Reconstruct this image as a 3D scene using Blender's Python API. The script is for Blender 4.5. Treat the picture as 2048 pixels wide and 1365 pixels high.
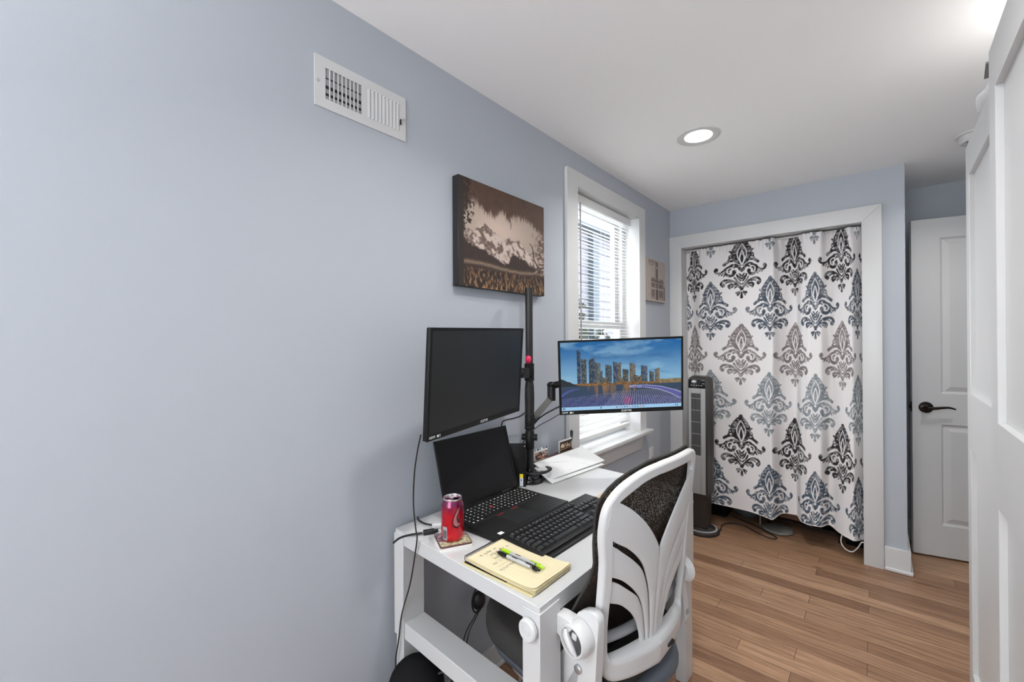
import bpy, bmesh, math, random
import numpy as np
from mathutils import Matrix, Vector

for o in list(bpy.data.objects):
    bpy.data.objects.remove(o, do_unlink=True)
SC = bpy.context.scene
COL = SC.collection
PI = math.pi

# ------------------------------------------------------------------ camera
cam_d = bpy.data.cameras.new('camera'); cam = bpy.data.objects.new('camera', cam_d); COL.objects.link(cam)
cam_d.sensor_fit = 'HORIZONTAL'; cam_d.sensor_width = 36.0
cam_d.lens = 849.49 / 2048 * 36.0
cam_d.clip_start = 0.02; cam_d.clip_end = 200
_yaw, _pit, _rol = math.radians(40.5245), math.radians(0.1216), math.radians(-0.346)
_f = Vector((-math.sin(_yaw) * math.cos(_pit), math.cos(_yaw) * math.cos(_pit), math.sin(_pit)))
_r = Vector((math.cos(_yaw), math.sin(_yaw), 0)); _u = _r.cross(_f)
_r2 = math.cos(_rol) * _r + math.sin(_rol) * _u; _u2 = -math.sin(_rol) * _r + math.cos(_rol) * _u
cam.matrix_world = Matrix(((_r2.x, _u2.x, -_f.x, 1.1817), (_r2.y, _u2.y, -_f.y, 0.0), (_r2.z, _u2.z, -_f.z, 1.3135), (0, 0, 0, 1)))
SC.camera = cam

# ------------------------------------------------------------------ light, world, exposure
SC.view_settings.view_transform = 'Standard'; SC.view_settings.look = 'None'
SC.view_settings.gamma = 1.0; SC.view_settings.use_curve_mapping = False
SC.view_settings.exposure = 0.34
W = bpy.data.worlds.new('sky'); SC.world = W; W.use_nodes = True
_bg = W.node_tree.nodes['Background']; _bg.inputs[0].default_value = (0.94, 0.965, 1.0, 1); _bg.inputs[1].default_value = 4.6

def area(name, loc, rot, sx, sy, power, color=(1, 1, 1)):
    d = bpy.data.lights.new(name, 'AREA'); d.shape = 'RECTANGLE'; d.size = sx; d.size_y = sy; d.energy = power; d.color = color
    o = bpy.data.objects.new(name, d); COL.objects.link(o); o.location = loc; o.rotation_euler = rot
    return o
# added fill from an invented rear window; the second lamp serves the visible window
area('added_rear_fill', (0.95, -1.62, 1.35), (PI / 2, 0, 0), 1.5, 1.5, 13, (0.985, 0.98, 1.0))
area('window_daylight', (-0.20, 2.27, 1.4), (0, -PI / 2, 0), 1.35, 0.7, 2.2, (0.98, 0.97, 1.0))

def downlight(name, loc, power, size=0.12):
    d = bpy.data.lights.new(name, 'AREA'); d.shape = 'DISK'; d.size = size; d.energy = power; d.color = (1.0, 0.985, 0.96); d.spread = math.radians(140)
    o = bpy.data.objects.new(name, d); COL.objects.link(o); o.location = loc
    return o
DOWNLIGHTS = [(0.5406, 2.14, 6.4), (0.80, 0.95, 5.6), (0.95, -0.85, 0.6), (1.72, 2.85, 3.8)]  # first is the visible fixture; the other three are unseen fill lamps, added
for _x, _y, _w in DOWNLIGHTS: downlight('recessed_and_added_fill_glow', (_x, _y, 2.286), _w)
# unseen uplight, added behind the camera to brighten the ceiling
area('added_ceiling_uplight', (0.42, -1.15, 1.80), (PI, 0, 0), 0.26, 0.26, 25, (1.0, 0.985, 0.96))
# a bulb of the ceiling fixture standing above the wardrobe
_p = bpy.data.lights.new('wardrobe_top_bulb', 'POINT'); _p.energy = 2.8; _p.shadow_soft_size = 0.06; _p.color = (1, 0.97, 0.92)
_po = bpy.data.objects.new('wardrobe_top_bulb', _p); COL.objects.link(_po); _po.location = (1.68, 1.86, 2.13)

# ------------------------------------------------------------------ helpers
def srgb(*c):
    return tuple(((x / 255) / 12.92 if x / 255 <= 0.04045 else ((x / 255 + 0.055) / 1.055) ** 2.4) for x in c)

def mat(name, color, rough=0.5, metal=0.0, bump=0.0, bscale=200.0, var=0.0, vscale=8.0, spec=0.5, emit=None, estr=0.0, coat=0.0):
    m = bpy.data.materials.new(name); m.use_nodes = True
    nt = m.node_tree; b = nt.nodes['Principled BSDF']
    b.inputs['Base Color'].default_value = (*color, 1); b.inputs['Roughness'].default_value = rough
    b.inputs['Metallic'].default_value = metal; b.inputs['Specular IOR Level'].default_value = spec
    b.inputs['Coat Weight'].default_value = coat
    tc = nt.nodes.new('ShaderNodeTexCoord')
    if var > 0:
        n = nt.nodes.new('ShaderNodeTexNoise'); n.inputs['Scale'].default_value = vscale; n.inputs['Detail'].default_value = 5
        r = nt.nodes.new('ShaderNodeMixRGB'); r.blend_type = 'MIX'
        r.inputs[1].default_value = (*[c * (1 - var) for c in color], 1); r.inputs[2].default_value = (*[min(1, c * (1 + var)) for c in color], 1)
        nt.links.new(tc.outputs['Object'], n.inputs['Vector']); nt.links.new(n.outputs['Fac'], r.inputs[0]); nt.links.new(r.outputs[0], b.inputs['Base Color'])
    if bump > 0:
        n2 = nt.nodes.new('ShaderNodeTexNoise'); n2.inputs['Scale'].default_value = bscale; n2.inputs['Detail'].default_value = 3
        bp = nt.nodes.new('ShaderNodeBump'); bp.inputs['Strength'].default_value = bump; bp.inputs['Distance'].default_value = 0.002
        nt.links.new(tc.outputs['Object'], n2.inputs['Vector']); nt.links.new(n2.outputs['Fac'], bp.inputs['Height']); nt.links.new(bp.outputs[0], b.inputs['Normal'])
    if emit:
        b.inputs['Emission Color'].default_value = (*emit, 1); b.inputs['Emission Strength'].default_value = estr
    return m

def attr_mat(name, rough=0.7, emit=0.0, spec=0.4, bump=0.0, bscale=900, backlit=0.0):
    """colour taken from the mesh's own 'Col' pattern; emit > 0 for a lit screen"""
    m = bpy.data.materials.new(name); m.use_nodes = True; nt = m.node_tree; b = nt.nodes['Principled BSDF']
    a = nt.nodes.new('ShaderNodeAttribute'); a.attribute_name = 'Col'
    b.inputs['Roughness'].default_value = rough; b.inputs['Specular IOR Level'].default_value = spec
    if emit:
        b.inputs['Base Color'].default_value = (0.01, 0.01, 0.01, 1)
        nt.links.new(a.outputs['Color'], b.inputs['Emission Color']); b.inputs['Emission Strength'].default_value = emit
    else:
        nt.links.new(a.outputs['Color'], b.inputs['Base Color'])
    if bump:
        tc = nt.nodes.new('ShaderNodeTexCoord')
        n2 = nt.nodes.new('ShaderNodeTexNoise'); n2.inputs['Scale'].default_value = bscale
        bp = nt.nodes.new('ShaderNodeBump'); bp.inputs['Strength'].default_value = bump; bp.inputs['Distance'].default_value = 0.001
        nt.links.new(tc.outputs['Object'], n2.inputs['Vector']); nt.links.new(n2.outputs['Fac'], bp.inputs['Height']); nt.links.new(bp.outputs[0], b.inputs['Normal'])
    return m

def tag(o, label=None, cat=None, group=None, kind=None):
    if label: o['label'] = label
    if cat: o['category'] = cat
    if group: o['group'] = group
    if kind: o['kind'] = kind
    return o

def thing(name, label, cat, loc=(0, 0, 0), group=None):
    o = bpy.data.objects.new(name, None); COL.objects.link(o); o.location = loc; o.empty_display_size = 0.05
    return tag(o, label, cat, group)

def frame(origin, ex, ey, ez):
    m = Matrix.Identity(4)
    for i in range(3):
        m[i][0] = ex[i]; m[i][1] = ey[i]; m[i][2] = ez[i]; m[i][3] = origin[i]
    return m

class MB:
    """collects shapes in one mesh; xf maps the local drawing frame to the room"""
    def __init__(self, xf=None):
        self.bm = bmesh.new(); self.xf = xf; self.mi = 0
    def _f(self, vs):
        try:
            f = self.bm.faces.new(vs); f.material_index = self.mi
            return f
        except ValueError:
            return None
    def box(self, x0, x1, y0, y1, z0, z1, bev=0.0, seg=2):
        if x0 > x1: x0, x1 = x1, x0
        if y0 > y1: y0, y1 = y1, y0
        if z0 > z1: z0, z1 = z1, z0
        v = [self.bm.verts.new(p) for p in ((x0, y0, z0), (x1, y0, z0), (x1, y1, z0), (x0, y1, z0), (x0, y0, z1), (x1, y0, z1), (x1, y1, z1), (x0, y1, z1))]
        fs = [self._f([v[i] for i in q]) for q in ((0, 3, 2, 1), (4, 5, 6, 7), (0, 1, 5, 4), (1, 2, 6, 5), (2, 3, 7, 6), (3, 0, 4, 7))]
        if bev > 0:
            es = list({e for f in fs for e in f.edges})
            r = bmesh.ops.bevel(self.bm, geom=es, offset=bev, segments=seg, profile=0.5, affect='EDGES')
            for f in r['faces']: f.material_index = self.mi
        return self
    def tube(self, pts, r, seg=10, cap=True, closed=False):
        pts = [Vector(p) for p in pts]; n = len(pts); rings = []
        rr = r if hasattr(r, '__len__') else [r] * n
        up = None
        for i, p in enumerate(pts):
            if closed: t = pts[(i + 1) % n] - pts[i - 1]
            else: t = pts[min(i + 1, n - 1)] - pts[max(i - 1, 0)]
            if t.length < 1e-9: t = Vector((0, 0, 1))
            t.normalize()
            if up is None:
                up = Vector((0, 0, 1)) if abs(t.z) < 0.9 else Vector((1, 0, 0))
            a = t.cross(up)
            if a.length < 1e-6: a = t.orthogonal()
            a.normalize(); b = a.cross(t); b.normalize(); up = b
            rings.append([self.bm.verts.new(p + rr[i] * (math.cos(2 * PI * k / seg) * a + math.sin(2 * PI * k / seg) * b)) for k in range(seg)])
        m = n if closed else n - 1
        for i in range(m):
            A, B = rings[i], rings[(i + 1) % n]
            for k in range(seg):
                self._f([A[k], A[(k + 1) % seg], B[(k + 1) % seg], B[k]])
        if cap and not closed:
            self._f(rings[0][::-1]); self._f(rings[-1])
        return self
    def cyl(self, p0, p1, r, seg=24, r2=None):
        return self.tube([p0, p1], [r, r if r2 is None else r2], seg)
    def lathe(self, prof, c=(0, 0, 0), seg=40, axis='z', sx=1.0, sy=1.0):
        """prof: [(radius, height)] revolved about the axis through c"""
        rings = []
        for (r, h) in prof:
            ring = []
            for k in range(seg):
                a = 2 * PI * k / seg; x, y = r * math.cos(a) * sx, r * math.sin(a) * sy
                p = {'z': (x, y, h), 'x': (h, x, y), 'y': (y, h, x)}[axis]
                ring.append(self.bm.verts.new((c[0] + p[0], c[1] + p[1], c[2] + p[2])))
            rings.append(ring)
        for A, B in zip(rings[:-1], rings[1:]):
            for k in range(seg):
                self._f([A[k], A[(k + 1) % seg], B[(k + 1) % seg], B[k]])
        if prof[0][0] > 1e-6: self._f(rings[0][::-1])
        if prof[-1][0] > 1e-6: self._f(rings[-1])
        return self
    def prism(self, poly, h0, h1, axis='z', bev=0.0):
        """poly in the two other axes, extruded h0..h1 along axis (x:(y,z)  y:(x,z)  z:(x,y))"""
        def P(a, b, h):
            return {'z': (a, b, h), 'y': (a, h, b), 'x': (h, a, b)}[axis]
        A = [self.bm.verts.new(P(a, b, h0)) for a, b in poly]; B = [self.bm.verts.new(P(a, b, h1)) for a, b in poly]
        n = len(poly); fs = [self._f(A[::-1]), self._f(B)]
        for k in range(n): fs.append(self._f([A[k], A[(k + 1) % n], B[(k + 1) % n], B[k]]))
        if bev > 0:
            es = list({e for f in fs[:2] if f for e in f.edges})
            bmesh.ops.bevel(self.bm, geom=es, offset=bev, segments=2, profile=0.5, affect='EDGES')
        return self
    def quad(self, a, b, c, d):
        self._f([self.bm.verts.new(p) for p in (a, b, c, d)]); return self
    def sphere(self, c, rx, ry, rz, seg=20, rings=12):
        prof = [(max(1e-7, math.sin(PI * i / rings)), -math.cos(PI * i / rings)) for i in range(rings + 1)]
        rs = []
        for r, h in prof:
            rs.append([self.bm.verts.new((c[0] + rx * r * math.cos(2 * PI * k / seg), c[1] + ry * r * math.sin(2 * PI * k / seg), c[2] + rz * h)) for k in range(seg)])
        for A, B in zip(rs[:-1], rs[1:]):
            for k in range(seg): self._f([A[k], A[(k + 1) % seg], B[(k + 1) % seg], B[k]])
        return self
    def build(self, name, mats, parent=None, smooth=True, label=None, angle=40, kind=None, weld=True):
        if self.xf is not None: self.bm.transform(self.xf)
        if weld: bmesh.ops.remove_doubles(self.bm, verts=self.bm.verts, dist=1e-6)
        bmesh.ops.recalc_face_normals(self.bm, faces=self.bm.faces)
        me = bpy.data.meshes.new(name); self.bm.to_mesh(me); self.bm.free()
        for m in (mats if isinstance(mats, (list, tuple)) else [mats]): me.materials.append(m)
        return link(name, me, parent, smooth, label, angle, kind)

def link(name, me, parent=None, smooth=True, label=None, angle=40, kind=None):
    if smooth:
        for p in me.polygons: p.use_smooth = True
        try: me.set_sharp_from_angle(angle=math.radians(angle))
        except Exception: pass
    o = bpy.data.objects.new(name, me); COL.objects.link(o)
    if parent is not None:
        o.parent = parent
        # meshes are drawn in room coordinates; only an Empty has an offset of its own
        o.matrix_parent_inverse = Matrix.Translation(-parent.location) if parent.type == 'EMPTY' else Matrix.Identity(4)
    if label: o['label'] = label
    if kind: o['kind'] = kind
    return o

def struct(name, mb, m, parent=None, **k):
    o = mb.build(name, m, parent, **k); o['kind'] = 'structure'; return o

def solo(mb, name, m, label, cat, group=None, **k):
    return tag(mb.build(name, m, None, **k), label, cat, group)

def grid_mesh(name, P, C, mats, parent=None, smooth=True, label=None, thick=None):
    """P (ny,nx,3) points, C (ny,nx,3) linear colours -> dense patterned surface"""
    ny, nx = P.shape[:2]
    me = bpy.data.meshes.new(name)
    idx = np.arange(ny * nx).reshape(ny, nx)
    q = np.stack([idx[:-1, :-1], idx[:-1, 1:], idx[1:, 1:], idx[1:, :-1]], -1).reshape(-1, 4)
    me.vertices.add(ny * nx); me.vertices.foreach_set('co', P.reshape(-1).astype(np.float32))
    me.loops.add(q.size); me.loops.foreach_set('vertex_index', q.reshape(-1).astype(np.int32))
    me.polygons.add(len(q)); me.polygons.foreach_set('loop_start', (np.arange(len(q)) * 4).astype(np.int32))
    me.polygons.foreach_set('loop_total', np.full(len(q), 4, np.int32))
    me.update(calc_edges=True)
    a = me.color_attributes.new('Col', 'FLOAT_COLOR', 'POINT')
    c4 = np.concatenate([C.reshape(-1, 3), np.ones((ny * nx, 1))], 1).astype(np.float32)
    a.data.foreach_set('color', c4.reshape(-1))
    for m in (mats if isinstance(mats, (list, tuple)) else [mats]): me.materials.append(m)
    if smooth:
        for p in me.polygons: p.use_smooth = True
    return link(name, me, parent, False, label)

def plane_grid(origin, eu, ev, w, h, nx, ny):
    u = np.linspace(0, w, nx)[None, :, None]; v = np.linspace(0, h, ny)[:, None, None]
    return np.array(origin)[None, None, :] + u * np.array(eu)[None, None, :] + v * np.array(ev)[None, None, :]

def text(name, body, size, m, xf, parent, extr=0.0003, align='CENTER', shear=0.0, label=None):
    cu = bpy.data.curves.new(name, 'FONT'); cu.body = body; cu.size = size; cu.extrude = extr
    cu.align_x = align; cu.align_y = 'CENTER'; cu.shear = shear
    t = bpy.data.objects.new(name, cu); COL.objects.link(t)
    bpy.context.view_layer.update()
    me = bpy.data.meshes.new_from_object(t); bpy.data.objects.remove(t, do_unlink=True)
    me.transform(xf); me.materials.clear(); me.materials.append(m)
    return link(name, me, parent, False, label)

# numpy noise + drawing on pattern grids
def vnoise(X, Y, seed):
    xi = np.floor(X).astype(np.int64); yi = np.floor(Y).astype(np.int64); fx = X - xi; fy = Y - yi
    fx = fx * fx * (3 - 2 * fx); fy = fy * fy * (3 - 2 * fy)
    def h(a, b):
        n = (a * 374761393 + b * 668265263 + seed * 982451653) & 0x7fffffff
        n = ((n ^ (n >> 13)) * 1274126177) & 0x7fffffff
        return ((n ^ (n >> 16)) & 0xffff) / 65535.0
    return (h(xi, yi) * (1 - fx) + h(xi + 1, yi) * fx) * (1 - fy) + (h(xi, yi + 1) * (1 - fx) + h(xi + 1, yi + 1) * fx) * fy
def fbm(X, Y, seed=1, oct=5):
    s = 0; a = .5
    for i in range(oct):
        s = s + a * vnoise(X * 2 ** i, Y * 2 ** i, seed + i); a *= .5
    return s / (1 - .5 ** oct)
def sstep(a, b, x):
    t = np.clip((x - a) / (b - a), 0, 1); return t * t * (3 - 2 * t)
def sd_stroke(X, Y, pts, rads):
    """signed distance to a polyline of varying radius"""
    d = np.full(X.shape, 1e9)
    for (p, q, r0, r1) in zip(pts[:-1], pts[1:], rads[:-1], rads[1:]):
        dx, dy = q[0] - p[0], q[1] - p[1]; L = dx * dx + dy * dy + 1e-12
        t = np.clip(((X - p[0]) * dx + (Y - p[1]) * dy) / L, 0, 1)
        d = np.minimum(d, np.hypot(X - p[0] - t * dx, Y - p[1] - t * dy) - (r0 + (r1 - r0) * t))
    return d
def in_poly(X, Y, pts):
    ins = np.zeros(X.shape, bool); n = len(pts)
    for i in range(n):
        x0, y0 = pts[i]; x1, y1 = pts[(i + 1) % n]
        if y0 == y1: continue
        c = ((y0 > Y) != (y1 > Y)) & (X < (x1 - x0) * (Y - y0) / (y1 - y0) + x0)
        ins ^= c
    return ins
def spline(pts, n=8):
    """Catmull-Rom through pts (any dimension)"""
    P = [np.array(p, float) for p in pts]; P = [2 * P[0] - P[1]] + P + [2 * P[-1] - P[-2]]; out = []
    for i in range(1, len(P) - 2):
        a, b, c, d = P[i - 1:i + 3]
        for k in range(n):
            t = k / n
            out.append(0.5 * (2 * b + (c - a) * t + (2 * a - 5 * b + 4 * c - d) * t * t + (3 * b - a - 3 * c + d) * t ** 3))
    out.append(P[-2]); return out
def stroke(X, Y, ctrl, r0, r1=None, rm=None, n=8):
    pts = spline(ctrl, n); m = len(pts); r1 = r0 if r1 is None else r1
    rs = []
    for i in range(m):
        t = i / (m - 1)
        rs.append((r0 * (1 - t) + r1 * t) if rm is None else (r0 * (1 - t) ** 2 + 2 * rm * 2 * t * (1 - t) * .5 + r1 * t * t + (rm - (r0 + r1) / 2) * 0))
    return sd_stroke(X, Y, pts, rs)

# ------------------------------------------------------------------ materials
M = {}
M['wall'] = mat('blue_grey_wall_paint', (0.440, 0.471, 0.518), 0.6, bump=0.06, bscale=260, spec=0.35)
M['ceil'] = mat('white_ceiling_paint', (0.93, 0.93, 0.93), 0.75, bump=0.05, bscale=220, spec=0.2)
M['trim'] = mat('white_trim_paint', (0.63, 0.632, 0.632), 0.35, bump=0.02, bscale=90)
M['door'] = mat('white_door_paint', (0.64, 0.642, 0.642), 0.4, bump=0.03, bscale=160)
M['white'] = mat('white_laminate', (0.56, 0.562, 0.562), 0.28)
M['plastic'] = mat('white_moulded_plastic', (0.61, 0.612, 0.612), 0.32, bump=0.03, bscale=500)
M['blind'] = mat('white_blind_slats', (0.74, 0.74, 0.73), 0.4)
M['black'] = mat('black_plastic', (0.009, 0.009, 0.009), 0.42, bump=0.04, bscale=600, spec=0.22)
M['blackm'] = mat('black_powder_coat', (0.014, 0.013, 0.013), 0.45, bump=0.05, bscale=700)
M['screen'] = mat('matte_black_screen', (0.012, 0.013, 0.013), 0.40, spec=0.5)
M['lapscreen'] = mat('dull_black_laptop_screen', (0.010, 0.010, 0.011), 0.45, spec=0.18)
M['rubber'] = mat('black_cable_rubber', (0.010, 0.010, 0.011), 0.5)
M['dfab'] = mat('dark_grey_seat_fabric', (0.042, 0.040, 0.038), 0.9, spec=0.15, bump=0.3, bscale=900, var=0.25, vscale=300)
M['shell'] = mat('dark_blue_grey_seat_shell', (0.10, 0.115, 0.14), 0.55, bump=0.05)
M['gplas'] = mat('grey_plastic', (0.33, 0.33, 0.34), 0.4)
M['dark'] = mat('dark_bronze_metal', (0.02, 0.015, 0.013), 0.28, 0.7)
M['steel'] = mat('brushed_steel', (0.55, 0.55, 0.56), 0.3, 0.9)
M['alu'] = mat('aluminium_can_top', (0.75, 0.74, 0.72), 0.25, 0.9)
M['red'] = mat('red_pink_plastic', (0.75, 0.02, 0.10), 0.35)
M['redm'] = mat('red_button', (0.55, 0.01, 0.02), 0.4)
M['wht'] = mat('white_ink', (0.85, 0.85, 0.85), 0.5)
M['silver'] = mat('silver_fan_panel', (0.36, 0.36, 0.36), 0.4, 0.3)
M['fan'] = mat('charcoal_fan_plastic', (0.030, 0.026, 0.024), 0.42, bump=0.04, bscale=400)
M['grille'] = mat('dark_fan_interior', (0.012, 0.012, 0.012), 0.7)
M['lav'] = mat('pale_siding', (0.17, 0.17, 0.20), 0.6)
M['post'] = mat('blue_grey_post_paint', (0.045, 0.07, 0.09), 0.5)
M['leaf'] = mat('dark_green_leaves', (0.012, 0.024, 0.010), 0.6, var=0.5, vscale=14)
M['soil'] = mat('side_yard_ground', (0.10, 0.095, 0.08), 0.9, var=0.2)
M['lens'] = mat('lit_lamp_lens', (0.9, 0.9, 0.85), 0.4, emit=(1.0, 0.95, 0.86), estr=9.0)
M['lime'] = mat('lime_green_rubber', (0.36, 0.62, 0.01), 0.45)
M['clear'] = mat('translucent_pen_barrel', (0.45, 0.46, 0.47), 0.15)
M['card'] = mat('yellow_cardboard', (0.66, 0.58, 0.33), 0.8, var=0.22, vscale=260)
M['paper'] = mat('cream_paper_edges', (0.72, 0.63, 0.40), 0.8, var=0.1, vscale=120)
M['enve'] = mat('white_envelope_paper', (0.74, 0.745, 0.75), 0.55, var=0.03, vscale=20)
M['brown'] = mat('dark_brown_card', (0.07, 0.035, 0.022), 0.5, var=0.3, vscale=60)
M['cloth'] = mat('white_plastic_bag', (0.82, 0.82, 0.83), 0.5)
M['gbox'] = mat('dark_grey_box', (0.22, 0.22, 0.23), 0.6)
M['bag'] = mat('black_bag_fabric', (0.010, 0.010, 0.011), 0.75, bump=0.3, bscale=400, spec=0.08)
M['navy'] = mat('blue_grey_fabric', (0.10, 0.12, 0.14), 0.85, bump=0.3, bscale=300)
M['crd'] = mat('tan_cardboard', (0.20, 0.10, 0.06), 0.8, var=0.1)
M['cord'] = mat('white_cord', (0.8, 0.78, 0.75), 0.5)
M['clwall'] = mat('closet_wall_shade_tone', (0.22, 0.22, 0.23), 0.8)  # the closet's shade is put into this darkened wall tone
M['castr'] = mat('smoky_caster_plastic', (0.32, 0.27, 0.26), 0.15, bump=0.3, bscale=60)

def floor_mat():
    m = bpy.data.materials.new('brown_hardwood_planks'); m.use_nodes = True; nt = m.node_tree; N = nt.nodes; Lk = nt.links
    b = N['Principled BSDF']; tc = N.new('ShaderNodeTexCoord')
    br = N.new('ShaderNodeTexBrick'); br.offset = 0.37; br.offset_frequency = 3; br.squash = 1.25; br.squash_frequency = 2
    br.inputs['Scale'].default_value = 1.0; br.inputs['Brick Width'].default_value = 0.92; br.inputs['Row Height'].default_value = 0.083
    br.inputs['Mortar Size'].default_value = 0.0010; br.inputs['Mortar Smooth'].default_value = 0.2; br.inputs['Bias'].default_value = 0.0
    br.inputs['Color1'].default_value = (0, 0, 0, 1); br.inputs['Color2'].default_value = (1, 1, 1, 1); br.inputs['Mortar'].default_value = (0.5, 0.5, 0.5, 1)
    Lk.new(tc.outputs['Object'], br.inputs['Vector'])
    ramp = N.new('ShaderNodeValToRGB'); e = ramp.color_ramp.elements
    e[0].position = 0.0; e[0].color = (0.235, 0.128, 0.075, 1); e[1].position = 1.0; e[1].color = (0.46, 0.290, 0.182, 1)
    mid = ramp.color_ramp.elements.new(0.5); mid.color = (0.345, 0.203, 0.122, 1)
    Lk.new(br.outputs['Color'], ramp.inputs[0])
    mp = N.new('ShaderNodeMapping'); mp.inputs['Scale'].default_value = (2.2, 38, 1); Lk.new(tc.outputs['Object'], mp.inputs['Vector'])
    wob = N.new('ShaderNodeMixRGB'); wob.blend_type = 'ADD'; wob.inputs[0].default_value = 0.9
    Lk.new(mp.outputs[0], wob.inputs[1]); Lk.new(br.outputs['Color'], wob.inputs[2])
    g = N.new('ShaderNodeTexNoise'); g.inputs['Scale'].default_value = 2.0; g.inputs['Detail'].default_value = 7; g.inputs['Roughness'].default_value = 0.65; g.inputs['Distortion'].default_value = 0.5
    Lk.new(wob.outputs[0], g.inputs['Vector'])
    gr = N.new('ShaderNodeValToRGB'); gr.color_ramp.elements[0].position = 0.3; gr.color_ramp.elements[0].color = (0.58, 0.53, 0.49, 1); gr.color_ramp.elements[1].position = 0.7; gr.color_ramp.elements[1].color = (1.22, 1.20, 1.18, 1)
    Lk.new(g.outputs['Fac'], gr.inputs[0])
    mul = N.new('ShaderNodeMixRGB'); mul.blend_type = 'MULTIPLY'; mul.inputs[0].default_value = 1.0
    Lk.new(ramp.outputs[0], mul.inputs[1]); Lk.new(gr.outputs[0], mul.inputs[2])
    # knots
    kn = N.new('ShaderNodeTexVoronoi'); kn.inputs['Scale'].default_value = 1.0
    mk = N.new('ShaderNodeMapping'); mk.inputs['Scale'].default_value = (2.3, 6.5, 1); Lk.new(tc.outputs['Object'], mk.inputs['Vector']); Lk.new(mk.outputs[0], kn.inputs['Vector'])
    kr = N.new('ShaderNodeValToRGB'); kr.color_ramp.elements[0].position = 0.02; kr.color_ramp.elements[0].color = (0.35, 0.3, 0.28, 1); kr.color_ramp.elements[1].position = 0.075; kr.color_ramp.elements[1].color = (1, 1, 1, 1)
    Lk.new(kn.outputs['Distance'], kr.inputs[0])
    mul2 = N.new('ShaderNodeMixRGB'); mul2.blend_type = 'MULTIPLY'; mul2.inputs[0].default_value = 1.0
    Lk.new(mul.outputs[0], mul2.inputs[1]); Lk.new(kr.outputs[0], mul2.inputs[2])
    mo = N.new('ShaderNodeMixRGB'); mo.inputs[2].default_value = (0.07, 0.038, 0.025, 1); Lk.new(br.outputs['Fac'], mo.inputs[0]); Lk.new(mul2.outputs[0], mo.inputs[1])
    Lk.new(mo.outputs[0], b.inputs['Base Color']); b.inputs['Roughness'].default_value = 0.42; b.inputs['Specular IOR Level'].default_value = 0.4
    bp = N.new('ShaderNodeBump'); bp.inputs['Strength'].default_value = 0.25; bp.inputs['Distance'].default_value = 0.001; bp.invert = True
    Lk.new(br.outputs['Fac'], bp.inputs['Height']); Lk.new(bp.outputs[0], b.inputs['Normal'])
    return m
M['floor'] = floor_mat()

def mesh_fabric(name, col, scale, alpha=0.72):
    """open weave: a fine lattice with see-through holes"""
    m = bpy.data.materials.new(name); m.use_nodes = True; nt = m.node_tree; N = nt.nodes; Lk = nt.links
    b = N['Principled BSDF']; b.inputs['Base Color'].default_value = (*col, 1); b.inputs['Roughness'].default_value = 0.9; b.inputs['Specular IOR Level'].default_value = 0.1
    tc = N.new('ShaderNodeTexCoord'); mp = N.new('ShaderNodeMapping'); mp.inputs['Scale'].default_value = (scale, scale, scale); Lk.new(tc.outputs['Object'], mp.inputs['Vector'])
    v = N.new('ShaderNodeTexVoronoi'); v.inputs['Scale'].default_value = 1.0; v.inputs['Randomness'].default_value = 0.8; Lk.new(mp.outputs[0], v.inputs['Vector'])
    r = N.new('ShaderNodeValToRGB'); r.color_ramp.elements[0].position = 0.14; r.color_ramp.elements[0].color = (0, 0, 0, 1); r.color_ramp.elements[1].position = 0.25; r.color_ramp.elements[1].color = (1, 1, 1, 1)
    Lk.new(v.outputs['Distance'], r.inputs[0])
    tr = N.new('ShaderNodeBsdfTransparent'); mx = N.new('ShaderNodeMixShader')
    Lk.new(r.outputs[0], mx.inputs[0]); Lk.new(tr.outputs[0], mx.inputs[1]); Lk.new(b.outputs[0], mx.inputs[2])
    Lk.new(mx.outputs[0], N['Material Output'].inputs['Surface'])
    return m
M['mesh'] = mesh_fabric('dark_mesh_weave', (0.036, 0.027, 0.021), 420)

def glass_mat():
    m = bpy.data.materials.new('window_glass'); m.use_nodes = True; nt = m.node_tree; N = nt.nodes
    tr = N.new('ShaderNodeBsdfTransparent'); tr.inputs[0].default_value = (0.94, 0.96, 0.97, 1)
    gl = N.new('ShaderNodeBsdfGlossy'); gl.inputs['Roughness'].default_value = 0.02
    mx = N.new('ShaderNodeMixShader'); mx.inputs[0].default_value = 0.05
    nt.links.new(tr.outputs[0], mx.inputs[1]); nt.links.new(gl.outputs[0], mx.inputs[2])
    nt.links.new(mx.outputs[0], N['Material Output'].inputs['Surface'])
    return m
M['glass'] = glass_mat()

# ------------------------------------------------------------------ room shell
H = 2.30; D = 3.238; XC = 1.3128; XR = 2.13; YR = -1.72
WY0, WY1, WZ0, WZ1 = 1.893, 2.643, 0.700, 2.114          # window opening in the left wall
struct('floor', MB().box(-0.15, XR + .1, YR - .1, 4.05, -0.06, 0.0), M['floor'], smooth=False)
struct('ceiling', MB().box(-0.15, XR + .1, YR - .1, 4.05, H, H + 0.06), M['ceil'], smooth=False)
mb = MB()
mb.box(-0.15, 0, YR - .1, WY0, 0, H); mb.box(-0.15, 0, WY1, 4.05, 0, H); mb.box(-0.15, 0, WY0, WY1, 0, WZ0); mb.box(-0.15, 0, WY0, WY1, WZ1, H)
struct('wall_left', mb, M['wall'], smooth=False)
CX0, CX1, CZ = 0.0907, 1.1247, 2.0035                      # closet opening
mb = MB(); mb.box(0.0, CX0, D, D + .11, 0, H); mb.box(CX1, XC, D, D + .11, 0, H); mb.box(CX0, CX1, D, D + .11, CZ, H)
mb.box(XC - .11, XC, D + .11, 3.82, 0, H)
struct('wall_back', mb, M['wall'], smooth=False)
struct('wall_recess', MB().box(XC - .11, XR + .1, 3.82, 3.92, 0, H), M['wall'], smooth=False)
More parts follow.
